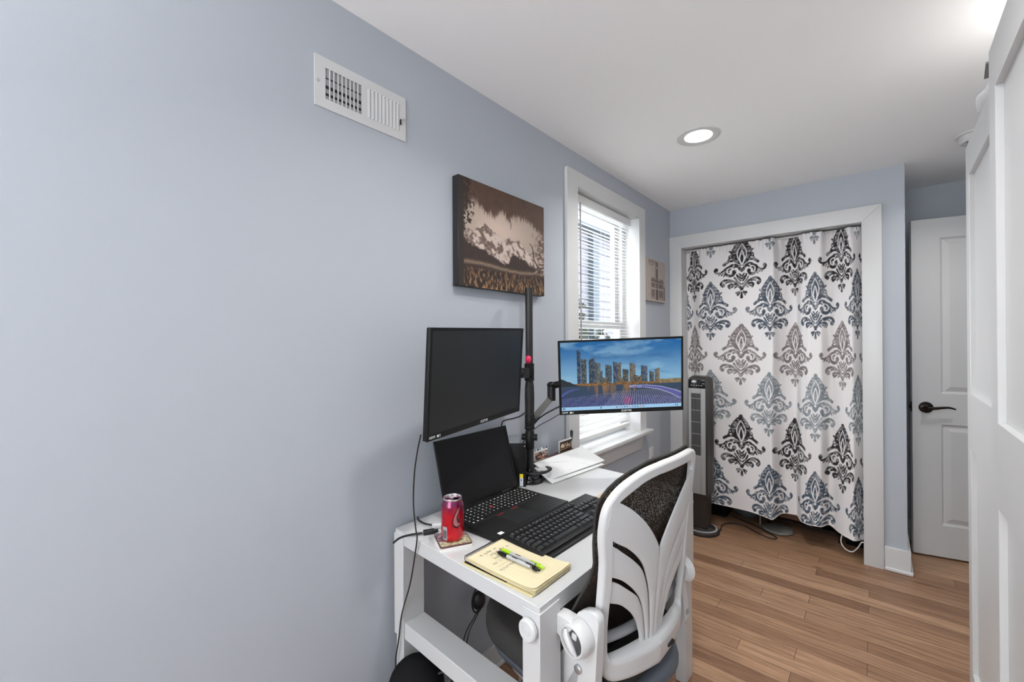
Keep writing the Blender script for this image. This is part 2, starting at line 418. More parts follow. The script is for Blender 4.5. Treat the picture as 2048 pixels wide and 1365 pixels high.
struct('wall_closet', MB().box(0.0, XC - .11, 3.80, 3.92, 0, H), M['clwall'], smooth=False)
struct('wall_right', MB().box(XR, XR + .1, YR - .1, 3.82, 0, H), M['wall'], smooth=False)
mb = MB(); mb.box(0.0, 0.18, YR - .1, YR, 0, H); mb.box(1.72, XR, YR - .1, YR, 0, H); mb.box(0.18, 1.72, YR - .1, YR, 0, 0.55); mb.box(0.18, 1.72, YR - .1, YR, 2.15, H)
struct('wall_rear', mb, M['wall'], smooth=False)

# baseboards
def baseboard(name, x0, x1, y0, y1, h):
    mb = MB(); mb.box(x0, x1, y0, y1, 0, h, 0.002, 1); return mb
mb = MB(); mb.box(0, 0.014, YR, D - 0.02, 0.0, 0.090, 0.002, 1); mb.box(0.014, 0.024, YR, D - 0.02, 0.0, 0.018, 0.004, 2)
struct('baseboard_left', mb, M['trim'])
mb = MB(); mb.box(1.2154, XC + .014, D - .014, D, 0.0, 0.1326, 0.002, 1); mb.box(1.2154, XC + .024, D - .026, D - .014, 0, 0.022, 0.006, 3)
mb.box(XC, XC + .014, D, 3.82, 0.0, 0.1326, 0.002, 1); mb.box(XC + .014, XC + .024, D - .026, 3.82, 0, 0.022, 0.006, 3)
struct('baseboard_back', mb, M['trim'])
struct('baseboard_recess', MB().box(XC + .014, XR, 3.806, 3.82, 0.0, 0.1326, 0.002, 1), M['trim'])

# closet casing
TW = 0.0895
mb = MB(); mb.prism([(0.0012, 0), (CX0, 0), (CX0, CZ), (0.0012, CZ + TW)], D - .02, D - .0005, 'y', 0.0015); mb.box(CX0 - .012, CX0 + .0005, D, D + .11, 0, CZ)
struct('trim_1', mb, M['trim'])
mb = MB(); mb.prism([(0.0012, CZ + TW), (CX0, CZ), (CX1, CZ), (CX1 + TW, CZ + TW)], D - .02, D - .0005, 'y', 0.0015); mb.box(CX0, CX1, D, D + .11, CZ - .0005, CZ + .012)
struct('trim_2', mb, M['trim'])
mb = MB(); mb.prism([(CX1, 0), (CX1 + TW, 0), (CX1 + TW, CZ + TW), (CX1, CZ)], D - .02, D - .0005, 'y', 0.0015); mb.box(CX1 - .0005, CX1 + .012, D, D + .11, 0, CZ)
struct('trim_3', mb, M['trim'])

# rear window, unseen and added to carry fill light into the room
w2 = thing('added_rear_window', None, None, (0.95, YR, 0.55)); w2['kind'] = 'structure'
mb = MB()
for a in ((0.18, 0.24, 0.55, 2.15), (1.66, 1.72, 0.55, 2.15), (0.24, 1.66, 0.55, 0.61), (0.24, 1.66, 2.09, 2.15), (0.93, 0.97, 0.61, 2.09)):
    mb.box(a[0], a[1], YR - .07, YR - .02, a[2], a[3])
mb.build('added_rear_window_frame', M['trim'], w2)
MB().box(0.24, 1.66, YR - .047, YR - .043, 0.61, 2.09).build('pane', M['glass'], w2, smooth=False)

# ------------------------------------------------------------------ window in the left wall
win = thing('window_1', None, None, (0, 2.27, 0.72)); win['kind'] = 'structure'
mb = MB()
mb.box(0.0005, 0.02, 1.791, WY0, 0.728, 2.193, 0.002, 1); mb.box(0.0005, 0.02, WY1, 2.737, 0.728, 2.193, 0.002, 1); mb.box(0.0005, 0.0205, WY0, WY1, WZ1, 2.193, 0.002, 1)
mb.build('casing', M['trim'], win)
mb = MB()
mb.box(-0.15, 0.004, WY0 - .02, WY0 + .0005, WZ0, WZ1); mb.box(-0.15, 0.004, WY1 - .0005, WY1 + .02, WZ0, WZ1); mb.box(-0.15, 0.004, WY0, WY1, WZ1 - .0005, WZ1 + .02)
mb.build('jamb', M['trim'], win)
mb = MB(); mb.box(-0.15, 0.0006, WY0, WY1, WZ0, 0.7295); mb.box(0.0004, 0.062, 1.765, 2.757, 0.708, 0.730, 0.003, 2)
mb.build('sill', M['trim'], win)
mb = MB(); mb.prism([(1.80, 0.708), (1.825, 0.612), (2.66, 0.612), (2.705, 0.708)], 0.0005, 0.02, 'x', 0.0015)
mb.build('apron', M['trim'], win)
def sash(x, z0, z1, name):
    mb = MB(); s = .042
    mb.box(x, x + .03, WY0, WY0 + s, z0, z1); mb.box(x, x + .03, WY1 - s - .035, WY1 - .035, z0, z1)
    mb.box(x, x + .03, WY0 + s, WY1 - s - .035, z0, z0 + s); mb.box(x, x + .03, WY0 + s, WY1 - s - .035, z1 - s, z1)
    o = mb.build(name, M['trim'], win)
    MB().box(x + .013, x + .017, WY0 + s, WY1 - s - .035, z0 + s, z1 - s).build('pane', M['glass'], o, smooth=False)
sash(-0.150, 1.395, WZ1, 'upper_sash'); sash(-0.118, 0.730, 1.435, 'lower_sash')
mb = MB(); mb.box(-0.15, -0.086, WY1 - .035, WY1, 0.73, WZ1); mb.box(-0.150, -0.1, WY0, WY1, 2.085, WZ1)
mb.build('sash_track', M['trim'], win)

# blind
bl = thing('window_blind', 'white horizontal slat blind lowered inside the white framed window, slats open', 'blind', (-0.04, 2.25, 0.76))
BY0, BY1 = WY0 + .006, 2.600
MB().box(-0.062, -0.020, BY0, BY1, 2.062, 2.104, 0.002, 1).build('headrail', M['blind'], bl)
mb = MB()
z = 2.045; k = 0
while z > 0.80:
    tl = 0.18 if z > 1.05 else 0.62
    hw = 0.0125; cs, sn = math.cos(tl) * hw, math.sin(tl) * hw; x = -0.042
    zz = z + 0.0022 * math.sin(k * 2.1)
    a = [(x - cs, zz + sn), (x - cs * .35, zz + sn * .35 + .0012), (x + cs * .35, zz - sn * .35 + .0012), (x + cs, zz - sn)]
    b = [(p[0], p[1] - .0009) for p in a[::-1]]
    poly = a + b
    A = [mb.bm.verts.new((p[0], BY0 + .003, p[1])) for p in poly]; B = [mb.bm.verts.new((p[0], BY1 - .003, p[1])) for p in poly]
    for i in range(8): mb._f([A[i], A[(i + 1) % 8], B[(i + 1) % 8], B[i]])
    mb._f(A); mb._f(B[::-1])
    z -= 0.0205; k += 1
mb.build('slats', M['blind'], bl)
MB().box(-0.056, -0.030, BY0 + .002, BY1 - .002, 0.765, 0.788, 0.004, 2).build('bottom_rail', M['blind'], bl)
mb = MB()
for y in (BY0 + .10, (BY0 + BY1) / 2 + .02, BY1 - .09):
    for x in (-0.0555, -0.0285): mb.tube([(x, y, 0.785), (x, y, 2.065)], 0.0007, 5)
mb.build('ladder_cord', M['cord'], bl)
mb = MB(); mb.tube([(-0.018, BY0 + .075, 2.06), (-0.0165, BY0 + .075, 1.30)], 0.0042, 8)
mb.build('tilt_wand', M['gplas'], bl)

# ------------------------------------------------------------------ outdoors, seen through the slats
nb = thing('neighbouring_house', 'pale sided neighbouring house with blue grey corner post seen through window', 'house', (-2.6, 7.0, -1.0))
mb = MB()
zz = -1.0
while zz < 2.98:
    mb.prism([(-2.30, zz), (-2.285, zz), (-2.30, zz + .13)], 3.6, 9.6, 'y'); zz += .13
mb.box(-2.9, -2.30, 3.6, 9.6, -1.0, 2.98)
mb.build('siding', M['lav'], nb, smooth=False)
MB().box(-2.30, -2.20, 5.95, 6.14, -1.0, 3.06, 0.004, 1).build('corner_post', M['post'], nb)
MB().box(-2.95, -2.12, 3.5, 9.7, 3.06, 3.12).build('eave', M['post'], nb)
def bush(name, c, rx, ry, rz, n, label, seed):
    rnd = random.Random(seed); mb = MB()
    for i in range(n):
        th, ph = rnd.uniform(0, 2 * PI), math.acos(rnd.uniform(-1, 1)); r = rnd.uniform(.55, 1)
        p = Vector((c[0] + rx * r * math.sin(ph) * math.cos(th), c[1] + ry * r * math.sin(ph) * math.sin(th), c[2] + rz * r * math.cos(ph)))
        a = Vector((rnd.uniform(-1, 1), rnd.uniform(-1, 1), rnd.uniform(-.5, .8))).normalized(); b = a.orthogonal().normalized()
        s = rnd.uniform(.05, .09)
        mb.quad(p - a * s, p + b * s * .5, p + a * s, p - b * s * .5)
    t = thing(name, label, 'shrub', (c[0], c[1], -1.0), 'shrubs outside the window')
    mb.build('foliage', M['leaf'], t, smooth=False, weld=False)
    mm = MB(); mm.tube([(c[0], c[1], -1.0), (c[0] + .03, c[1], c[2])], [.03, .015], 8); mm.build('stem', M['brown'], t)
bush('shrub', (-1.75, 4.98, 0.45), .42, .75, 1.10, 900, 'dark green shrub outdoors below the window opposite the neighbouring house', 4)
bush('shrub', (-1.55, 4.25, 1.35), .20, .20, .75, 260, 'thin dark green shrub outdoors by the near edge of the window', 9)
g = MB().box(-2.95, -0.16, 2.0, 9.7, -1.06, -1.0).build('ground', M['soil'], smooth=False); g['kind'] = 'structure'

# ------------------------------------------------------------------ door in the recess
dr = thing('door_1', None, None, (1.3526, 3.568, 0.012)); dr['kind'] = 'structure'
DA = math.radians(12.2)
DX = frame((1.3526, 3.568, 0.012), (math.cos(DA), math.sin(DA), 0), (-math.sin(DA), math.cos(DA), 0), (0, 0, 1))
DW, DH = 0.76, 2.028
mb = MB(DX)
xs = [0, .130, .345, .415, .630, DW]; zs = [0, .188, .793, .976, 1.910, DH]
for i in range(5):
    for j in range(5):
        if i in (1, 3) and j in (1, 3):
            x0, x1, z0, z1 = xs[i], xs[i + 1], zs[j], zs[j + 1]
            mb.box(x0, x1, .015, .035, z0, z1)
            def ring(d0, y0, d1, y1):
                a = [(x0 + d0, y0, z0 + d0), (x1 - d0, y0, z0 + d0), (x1 - d0, y0, z1 - d0), (x0 + d0, y0, z1 - d0)]
                b = [(x0 + d1, y1, z0 + d1), (x1 - d1, y1, z0 + d1), (x1 - d1, y1, z1 - d1), (x0 + d1, y1, z1 - d1)]
                for q in range(4): mb.quad(a[q], a[(q + 1) % 4], b[(q + 1) % 4], b[q])
            ring(0, 0, .010, .0125); ring(.010, .0125, .015, .013); ring(.015, .013, .042, .003)
            mb.quad((x0 + .042, .003, z0 + .042), (x1 - .042, .003, z0 + .042), (x1 - .042, .003, z1 - .042), (x0 + .042, .003, z1 - .042))
        else:
            mb.box(xs[i], xs[i + 1], 0, .035, zs[j], zs[j + 1])
mb.build('door_leaf', M['door'], dr, angle=20)
mb = MB(DX); HX, HZ = 0.062, 0.890
mb.lathe([(0.034, 0.0), (0.034, -0.004), (0.030, -0.010), (0.016, -0.013), (0.012, -0.016), (0.012, -0.044), (0.015, -0.050), (0.0, -0.052)], (HX, 0, HZ), 28, 'y')
pts = spline([(HX - .004, -.046, HZ), (HX + .03, -.048, HZ + .002), (HX + .06, -.047, HZ + .007), (HX + .09, -.044, HZ + .009), (HX + .118, -.040, HZ + .001)], 6)
mb.tube(pts, [0.0105 - 0.006 * i / (len(pts) - 1) for i in range(len(pts))], 12)
mb.build('door_handle', M['dark'], dr)
mb = MB(DX); mb.box(-0.0015, .0005, .006, .030, HZ - .03, HZ + .03); mb.box(-.010, 0, .012, .024, HZ - .010, HZ + .010, .002, 1)
mb.build('latch', M['dark'], dr)

# ------------------------------------------------------------------ ceiling fixtures
rl = thing('recessed_light', 'round white recessed downlight switched on in the ceiling before the curtain', 'ceiling light', (0.5406, 2.14, H), 'recessed ceiling lights')
MB().lathe([(0.099, H), (0.097, H - .004), (0.085, H - .007), (0.070, H - .004), (0.061, H - .0015)], (0.5406, 2.14, 0), 48).build('trim_ring', M['trim'], rl)
MB().lathe([(0.0, H - .0028), (0.062, H - .0022)], (0.5406, 2.14, 0), 40).build('lens', M['lens'], rl)
for (dx, dy, lab) in ((0.80, 0.95, 'added round white downlight lit in the ceiling above the desk chair'), (0.95, -0.85, 'added round white downlight lit in the ceiling near the added rear window'), (1.72, 2.85, 'added round white downlight lit in the ceiling of the entry')):  # fixtures added out of view to hold the fill lamps
    r2 = thing('recessed_light', lab, 'ceiling light', (dx, dy, H), 'recessed ceiling lights')
    MB().lathe([(0.099, H), (0.097, H - .004), (0.085, H - .007), (0.061, H - .0015)], (dx, dy, 0), 32).build('trim_ring', M['trim'], r2)
    MB().lathe([(0.0, H - .0028), (0.062, H - .0022)], (dx, dy, 0), 32).build('lens', M['lens'], r2)
fl = thing('added_floor_lamp', 'added tall uplighter floor lamp, out of view, for ceiling fill', 'floor lamp', (0.42, -1.15, 0))  # unseen lamp body, added to go with the ceiling fill
MB().lathe([(.13, 0), (.13, .015), (.02, .025)], (.42, -1.15, 0), 32).build('base', M['steel'], fl)  # base of the added floor lamp
MB().cyl((.42, -1.15, .02), (.42, -1.15, 1.66), .012).build('pole', M['steel'], fl)
MB().lathe([(.02, 1.65), (.10, 1.68), (.17, 1.755), (.165, 1.755), (.09, 1.69), (0, 1.67)], (.42, -1.15, 0), 36).build('added_lamp_bowl', M['steel'], fl)
sd = thing('smoke_detector', 'round white smoke detector on ceiling above the far wardrobe door', 'smoke detector', (1.560, 2.985, H))
MB().lathe([(0.075, H), (0.075, H - .010), (0.070, H - .013), (0.063, H - .013)], (1.560, 2.985, 0), 40).build('mounting_plate', M['plastic'], sd)
MB().lathe([(0.066, H - .012), (0.066, H - .032), (0.058, H - .044), (0.0, H - .046)], (1.560, 2.985, 0), 40).build('cover', M['plastic'], sd)
mb = MB()
for k in range(5): mb.cyl((1.53 + .012 * math.cos(k * 1.26), 2.95 + .012 * math.sin(k * 1.26), H - .0462), (1.53 + .012 * math.cos(k * 1.26), 2.95 + .012 * math.sin(k * 1.26), H - .0472), 0.003, 8)
mb.build('vent_hole', M['grille'], sd)

# ------------------------------------------------------------------ wall vent
vt = thing('wall_vent', 'white metal air register high on the blue wall, left half open', 'vent', (0, 0.69, 1.977))
VY0, VY1, VZ0, VZ1 = 0.5417, 0.8425, 1.978, 2.1216
ly0, ly1, lz0, lz1 = 0.5725, 0.684, 2.0055, 2.0935; ry0, ry1 = 0.7005, 0.8170
mb = MB()
mb.box(0.0005, .004, VY0, ly0, VZ0, VZ1); mb.box(0.0005, .004, ry1, VY1, VZ0, VZ1); mb.box(0.0005, .004, ly1, ry0, VZ0, VZ1)
mb.box(0.0005, .004, ly0, ly1, VZ0, lz0); mb.box(0.0005, .004, ly0, ly1, lz1, VZ1); mb.box(0.0005, .004, ry0, ry1, VZ0, lz0); mb.box(0.0005, .004, ry0, ry1, lz1, VZ1)
mb.build('face_plate', M['trim'], vt, smooth=False)
mb = MB(); mb.box(-.0004, .0009, ly0, ry1, lz0, lz1); mb.build('duct_back', M['grille'], vt, smooth=False)
mb = MB(); n = 9; p = (ly1 - ly0) / n
for i in range(1, n): mb.box(.0008, .0055, ly0 + i * p - .0012, ly0 + i * p + .0012, lz0, lz1)
n = 9; p = (ry1 - ry0) / n
for i in range(n):
    y = ry0 + i * p; mb.prism([(.0012, y), (.0028, y), (.0056, y + p * .80), (.0040, y + p * .80)], lz0, lz1, 'z')
mb.build('louvre', M['trim'], vt, smooth=False)
mb = MB()
for (a, b) in ((2.068, 2.0925), (2.046, 2.064), (2.024, 2.036), (2.007, 2.016)): mb.box(.0008, .0016, ly0, ly1, a, b)
mb.build('damper', M['gplas'], vt, smooth=False)
for y, zq in ((0.5515, 2.0498), (0.8335, 2.050)):
    MB().lathe([(.0045, .004), (.004, .0055), (0, .006)], (0, y, zq), 14, 'x').build('screw', M['steel'], vt)
MB().box(.004, .010, 0.8200, 0.8218, 2.026, 2.044).build('lever', M['dark'], vt)

# ------------------------------------------------------------------ wall outlet
ot = thing('wall_outlet', 'white wall outlet cover low on the blue wall past the window', 'outlet', (0, 2.845, 0.50))
MB().box(0.0005, .006, 2.812, 2.882, 0.465, 0.580, 0.002, 2).build('cover_plate', M['trim'], ot)
MB().box(.005, .011, 2.835, 2.872, 0.475, 0.515, 0.003, 2).build('socket', M['gplas'], ot)

# ------------------------------------------------------------------ canvas prints
def canvas_art(nx, ny):
    u = np.linspace(0, 1, nx)[None, :].repeat(ny, 0); v = np.linspace(0, 1, ny)[:, None].repeat(nx, 1)   # v up
    X, Y = u * 9, v * 7
    def mixc(C, col, a):
        a = np.clip(a, 0, 1)[..., None]; return C * (1 - a) + np.asarray(col) * a
    n1 = fbm(X * 2, Y * 2, 3); n2 = fbm(X * 6, Y * 6, 8, 4); n3 = fbm(X * 15, Y * 15, 5, 3)
    brown = np.array([.078, .043, .030]); dk = np.array([.030, .018, .015])
    C = np.array([.46, .36, .30])[None, None] * (.80 + .45 * np.exp(-((u - .42) ** 2 / .08 + (v - .60) ** 2 / .03)))[..., None]
    ridge = np.interp(u, [0, .05, .121, .16, .20, .257, .30, .35, .403, .452, .49, .534, .57, .60, .619, .65, .68, .715, .80, .933, 1], [.44, .46, .495, .535, .58, .624, .60, .565, .555, .503, .515, .548, .530, .520, .535, .556, .52, .486, .423, .388, .38]) + .022 * (n2 - .5)
    tl = np.interp(u, [0, .05, .121, .23, .344, .414, .50, .529, .56, .594, .65, .729, .80, 1], [.47, .44, .388, .369, .329, .30, .275, .285, .36, .385, .37, .364, .307, .29]) + .05 * (n2 - .5) + .02 * (n3 - .5)
    snow = sstep(.40, .60, fbm(X * 3.2 + Y * 2.6, Y * 3.4 - X * 1.6, 21, 5) + .10 * sstep(.30, .50, u) - .05 + .9 * np.clip(.055 - (ridge - v), 0, .055) * -1.2)
    rockc = np.array([.15, .105, .085])[None, None] * (.55 + .9 * n3[..., None])
    mt = mixc(rockc, (.58, .47, .41), snow * (.75 + .4 * n3))
    C = mixc(C, mt, sstep(.004, -.004, v - ridge))
    C = mixc(C, dk * 1.25 * (.75 + .6 * n3[..., None]), sstep(.012, -.012, v - tl))
    bank = np.exp(-((v - (.222 + .012 * np.sin(u * 8) + .016 * (n1 - .5))) / .016) ** 2) * (.5 + .9 * n3)
    C = mixc(C, (.27, .19, .13), bank * .75)
    g = sstep(.20, .165, v - .03 * (n1 - .5))
    streak = fbm(X * 9 + 2 * n1, Y * 4 + X * 2, 30, 5)
    grass = dk * .9 + np.array([.26, .145, .065]) * (sstep(.42, .75, streak) * (.55 + .7 * sstep(.2, .0, v)) * (.5 + n1))[..., None]
    C = mixc(C, grass, g)
    rv = sstep(.83, .93, u + .20 * (n1 - .5)) * sstep(.70, .62, v) * sstep(.20, .26, v)
    C = mixc(C, mixc(brown * .8 + 0 * C, (.38, .29, .24), sstep(.44, .62, fbm(X * 5 + 2 * n1, Y * 7, 61, 4))), rv * .85)
    edge = np.interp(u, [0, .06, .121, .18, .23, .282, .33, .38, .43, .462, .50, .529, .58, .655, .72, .80, .876, 1], [.62, .70, .81, .80, .773, .725, .735, .713, .77, .789, .76, .731, .77, .788, .79, .78, .728, .66])
    fr = fbm(X * 14 + 2.5 * n1, Y * 2.2, 44, 3)
    C = mixc(C, brown * (.85 + .5 * n1[..., None]), sstep(-.045, .03, v - edge + .10 * (fr - .52)))
    lfm = sstep(.46, .56, n2 + .30 * sstep(.16, .02, u) - .16) * (u < .17) * sstep(.46, .56, v + .2 * (n1 - .5))
    C = mixc(C, dk * 1.2, lfm)
    for P, Rr in (([(.795, .55), (.83, .52), (.85, .46), (.85, .40), (.88, .35), (.91, .31), (.95, .30), (1.0, .32)], [.003, .006, .006, .007, .008, .009, .008, .007]), ([(.85, .47), (.81, .43), (.78, .42)], [.004, .002, .0015]), ([(.545, .74), (.56, .69), (.555, .64)], [.005, .004, .002])):
        C = mixc(C, dk * 1.1, sstep(.003, -.002, sd_stroke(u, v, P, Rr)))
    C = np.where((u < .044 + .006 * n2)[..., None], np.array([.030, .022, .019]), C)
    return C
M['art'] = attr_mat('printed_canvas', 0.7, bump=0.15)
cv = thing('canvas_print', 'large sepia canvas print of snowy mountains on blue wall above the monitors', 'picture', (0, 1.31, 1.52))
MB().box(0.0005, 0.033, 1.0475, 1.573, 1.521, 1.927, 0.002, 1).build('stretcher_frame', M['blackm'], cv)
nx, ny = 264, 204
grid_mesh('printed_face', plane_grid((0.0336, 1.0485, 1.522), (0, 1, 0), (0, 0, 1), .5235, .404, nx, ny), canvas_art(nx, ny), M['art'], cv)

def art2(nx, ny):
    u = np.linspace(0, 1, nx)[None, :].repeat(ny, 0); v = np.linspace(0, 1, ny)[:, None].repeat(nx, 1)
    n = fbm(u * 8, v * 8, 77); C = np.array([.42, .36, .32]) * (.85 + .3 * n[..., None])
    ink = np.array([.10, .075, .065])
    def rect(a, b, c, d, col, al=1.0):
        m = (u > a) & (u < b) & (v > c) & (v < d); C[m] = C[m] * (1 - al) + np.array(col) * al
    rect(.46, .60, .40, .96, ink, .75); rect(.49, .57, .42, .95, (.20, .16, .14)); rect(.495, .565, .80, .84, (.5, .44, .4)); rect(.505, .555, .60, .78, ink, .6)
    rect(.22, .92, .06, .50, (.27, .22, .20), .8); rect(.22, .92, .48, .505, ink); rect(.24, .44, .50, .56, (.2, .16, .14)); rect(.68, .88, .50, .56, (.2, .16, .14))
    for a in (.26, .34, .66, .74, .82): rect(a, a + .05, .34, .44, ink); rect(a, a + .05, .12, .28, ink, .8)
    rect(.50, .58, .05, .30, (.05, .035, .03)); rect(.48, .60, .32, .44, ink, .6); rect(.22, .92, .30, .315, (.5, .44, .4))
    rect(.92, 1, .06, .40, (.13, .10, .09), .7)
    for i, (zq, l) in enumerate(((.945, .40), (.91, .36), (.865, .30))):
        m = (u > .07) & (u < .07 + l) & (np.abs(v - zq) < .012) & (fbm(u * 60, v * 30, 12 + i, 2) > .5); C[m] = ink
    return C
c2 = thing('canvas_print', 'small beige canvas print of a clock tower between window and corner', 'picture', (0, 2.95, 1.58))
MB().box(0.0005, 0.0185, 2.755, 3.085, 1.588, 1.880, 0.002, 1).build('stretcher_frame', mat('beige_canvas_edge', (.40, .35, .31), .7), c2)
grid_mesh('printed_face', plane_grid((0.019, 2.756, 1.589), (0, 1, 0), (0, 0, 1), .328, .290, 132, 116), art2(132, 116), M['art'], c2)

# ------------------------------------------------------------------ desk
TH, TL = math.radians(3.0), math.radians(0.7)      # the far end stands slightly off square
BX, BY = 0.6172, 0.7475
ZT = 0.728
ex = (math.cos(TH), -math.sin(TH), 0); ey = (math.sin(TL), math.cos(TL), 0)
DL, DWD = 0.985, 0.59
DO = (BX - DWD * ex[0], BY - DWD * ex[1], 0)     # near left corner, local x to the front edge, local y along the wall
DK = frame(DO, ex, ey, (0, 0, 1))
desk = thing('desk', 'white rectangular desk along the blue wall below the monitors', 'desk', (0.345, 1.26, 0))
MB(DK).box(0, DWD, 0, DL, ZT - .042, ZT, 0.0015, 1).build('desktop', M['white'], desk)
for (lx, ly) in ((0, 0), (DWD - .048, 0), (0, DL - .076), (DWD - .048, DL - .076)):
    ox0, ox1 = (-.0035, .048) if lx == 0 else (lx, DWD + .0035); oy0, oy1 = (-.0035, .076) if ly == 0 else (ly, DL + .0035)
    lg = MB(DK).box(ox0, ox1, oy0, oy1, 0.400, ZT - .0135, 0.0012, 1).build('leg', M['white'], desk)
    MB(DK).box(ox0 + .006, ox1 - .006, oy0 + .004, oy1 - .004, 0.0, 0.400, 0.001, 1).build('inner_leg', M['white'], lg)
for ly in (0.0, DL - .076):
    MB(DK).box(.048, DWD - .048, ly + .001, ly + .075, 0.400, 0.450, 0.0015, 1).build('side_stretcher', M['white'], desk)
MB(DK).box(.001, .03, .076, DL - .076, 0.62, ZT - .042, 0.0015, 1).build('rear_rail', M['white'], desk)
for lx in (DWD - .024, .022):
    for (ly, s) in ((-.0035, -1), (DL + .0035, 1)):
        if lx < .1 and s < 0: continue
        mb = MB(DK)
        mb.lathe([(.021, 0), (.0245, s * .004), (.0245, s * .012), (.021, s * .0155), (.0125, s * .0155), (.0115, s * .0140), (.0100, s * .0140), (.0090, s * .0155), (0, s * .016)], (lx, ly, 0.674), 32, 'y')
        mb.build('knob', M['plastic'], desk)

# ------------------------------------------------------------------ office chair (white shell back, dark mesh)
CO = Vector((.7633, 1.0441, .75)); EU = Vector((.1675, .9859, 0)); EW = Vector((.0935, -.0159, .9955)); EN = Vector((.9814, -.1668, -.0949)); KC = .714
CF = frame(CO, EU, EN, EW)           # local x = u across, y = n rearwards, z = w up
def S(u, w, n=0.0):
    u, w, n = float(u), float(w), float(n)
    return CO + u * EU + w * EW + (n - KC * u * u) * EN
chair = thing('office_chair', 'white office chair with dark mesh back pushed up to the desk', 'chair', (0.47, 1.09, 0))
def band(mb, A, B, n0, n1, steps=4, back=None):
    """solid strip between curves A and B on the curved back; rounded rear face n1, flat front n0"""
    na = len(A); rows = []
    for i in range(na):
        (ua, wa), (ub, wb) = A[i], B[i]
        n1i = n1(i / (na - 1)) if callable(n1) else n1
        row = []
        for s in range(steps + 1):
            t = s / steps; u, w = ua + (ub - ua) * t, wa + (wb - wa) * t
            h = 1 - (abs(2 * t - 1) ** 12) * .30
            row.append(mb.bm.verts.new(S(u, w, n0 + (n1i - n0) * h)))
        for t in (1, 0):
            row.append(mb.bm.verts.new(S(ua + (ub - ua) * t, wa + (wb - wa) * t, n0)))
        rows.append(row)
    L = steps + 3
    for i in range(na - 1):
        for s in range(L): mb._f([rows[i][s], rows[i][(s + 1) % L], rows[i + 1][(s + 1) % L], rows[i + 1][s]])
    mb._f(rows[0]); mb._f(rows[-1][::-1])
def resample(pts, n):
    P = np.array(pts, float); s = np.concatenate([[0], np.cumsum(np.hypot(*np.diff(P, axis=0).T))]); t = np.linspace(0, s[-1], n)
    return list(zip(np.interp(t, s, P[:, 0]), np.interp(t, s, P[:, 1])))
OUTL = [(0, .269), (-.068, .263), (-.116, .250), (-.152, .233), (-.175, .214), (-.19, .193), (-.197, .172), (-.2, .144), (-.2, .119), (-.197, .094), (-.192, .060), (-.191, .01), (-.191, -.07), (-.188, -.124), (-.184, -.168), (-.180, -.196), (-.167, -.220), (-.145, -.235), (-.106, -.241), (-.042, -.245), (0, -.246)]
INL = [(0, .240), (-.031, .240), (-.078, .233), (-.112, .220), (-.139, .208), (-.157, .197), (-.166, .17), (-.169, .144), (-.169, .119), (-.167, .094), (-.164, .060), (-.163, .01), (-.166, -.075), (-.165, -.118), (-.162, -.150), (-.160, -.165), (-.153, -.175), (-.138, -.177), (-.106, -.178), (-.05, -.179), (0, -.180)]
OUTR = [(0, .269), (.09, .269), (.15, .267), (.185, .260), (.204, .245), (.206, .215), (.205, .185)] + [(-a, b) for a, b in OUTL[7:]]
INR = [(0, .240), (.06, .240), (.111, .238), (.150, .234), (.172, .222), (.176, .200), (.174, .17)] + [(-a, b) for a, b in INL[7:]]
def smooth2(p): return [tuple(q) for q in spline(p, 3)]
mb = MB()
thick = lambda t: .0055 + .022 * max(0.0, (t - .72) / .28) ** 1.0
for A, B in ((OUTL, INL), (OUTR, INR)):
    band(mb, smooth2(A), smooth2(B), -.010, thick, 8)
RIB = [([(-.180, .206), (-.158, .197), (-.125, .178), (-.087, .149), (-.05, .113), (-.02, .076), (-.003, .047), (.0, .0), (.0, -.09), (.0, -.20)],
        [(-.192, .124), (-.16, .103), (-.121, .08), (-.085, .05), (-.061, .021), (-.046, -.010), (-.030, -.055), (-.020, -.12), (-.016, -.16), (-.014, -.20)], .0062),
       ([(-.185, .105), (-.156, .089), (-.137, .074), (-.106, .051), (-.072, .02), (-.054, -.008), (-.036, -.055), (-.024, -.12), (-.018, -.16), (-.014, -.20)],
        [(-.185, .030), (-.154, .017), (-.13, .004), (-.099, -.021), (-.074, -.047), (-.058, -.070), (-.046, -.10), (-.036, -.14), (-.031, -.17), (-.028, -.20)], .004),
       ([(-.185, .016), (-.154, .006), (-.134, -.006), (-.11, -.024), (-.077, -.05), (-.062, -.072), (-.050, -.10), (-.040, -.14), (-.033, -.17), (-.028, -.20)],
        [(-.185, -.032), (-.163, -.042), (-.135, -.053), (-.111, -.07), (-.085, -.095), (-.066, -.122), (-.056, -.145), (-.049, -.165), (-.047, -.18), (-.046, -.20)], .002)]
for A, B, hh in RIB:
    A2, B2 = resample(smooth2(A), 30), resample(smooth2(B), 30)
    for sgn in (1, -1):
        band(mb, [(sgn * a, b) for a, b in A2], [(sgn * a, b) for a, b in B2], hh - .007, hh, 5)
mb.build('back_frame', M['plastic'], chair, angle=50)
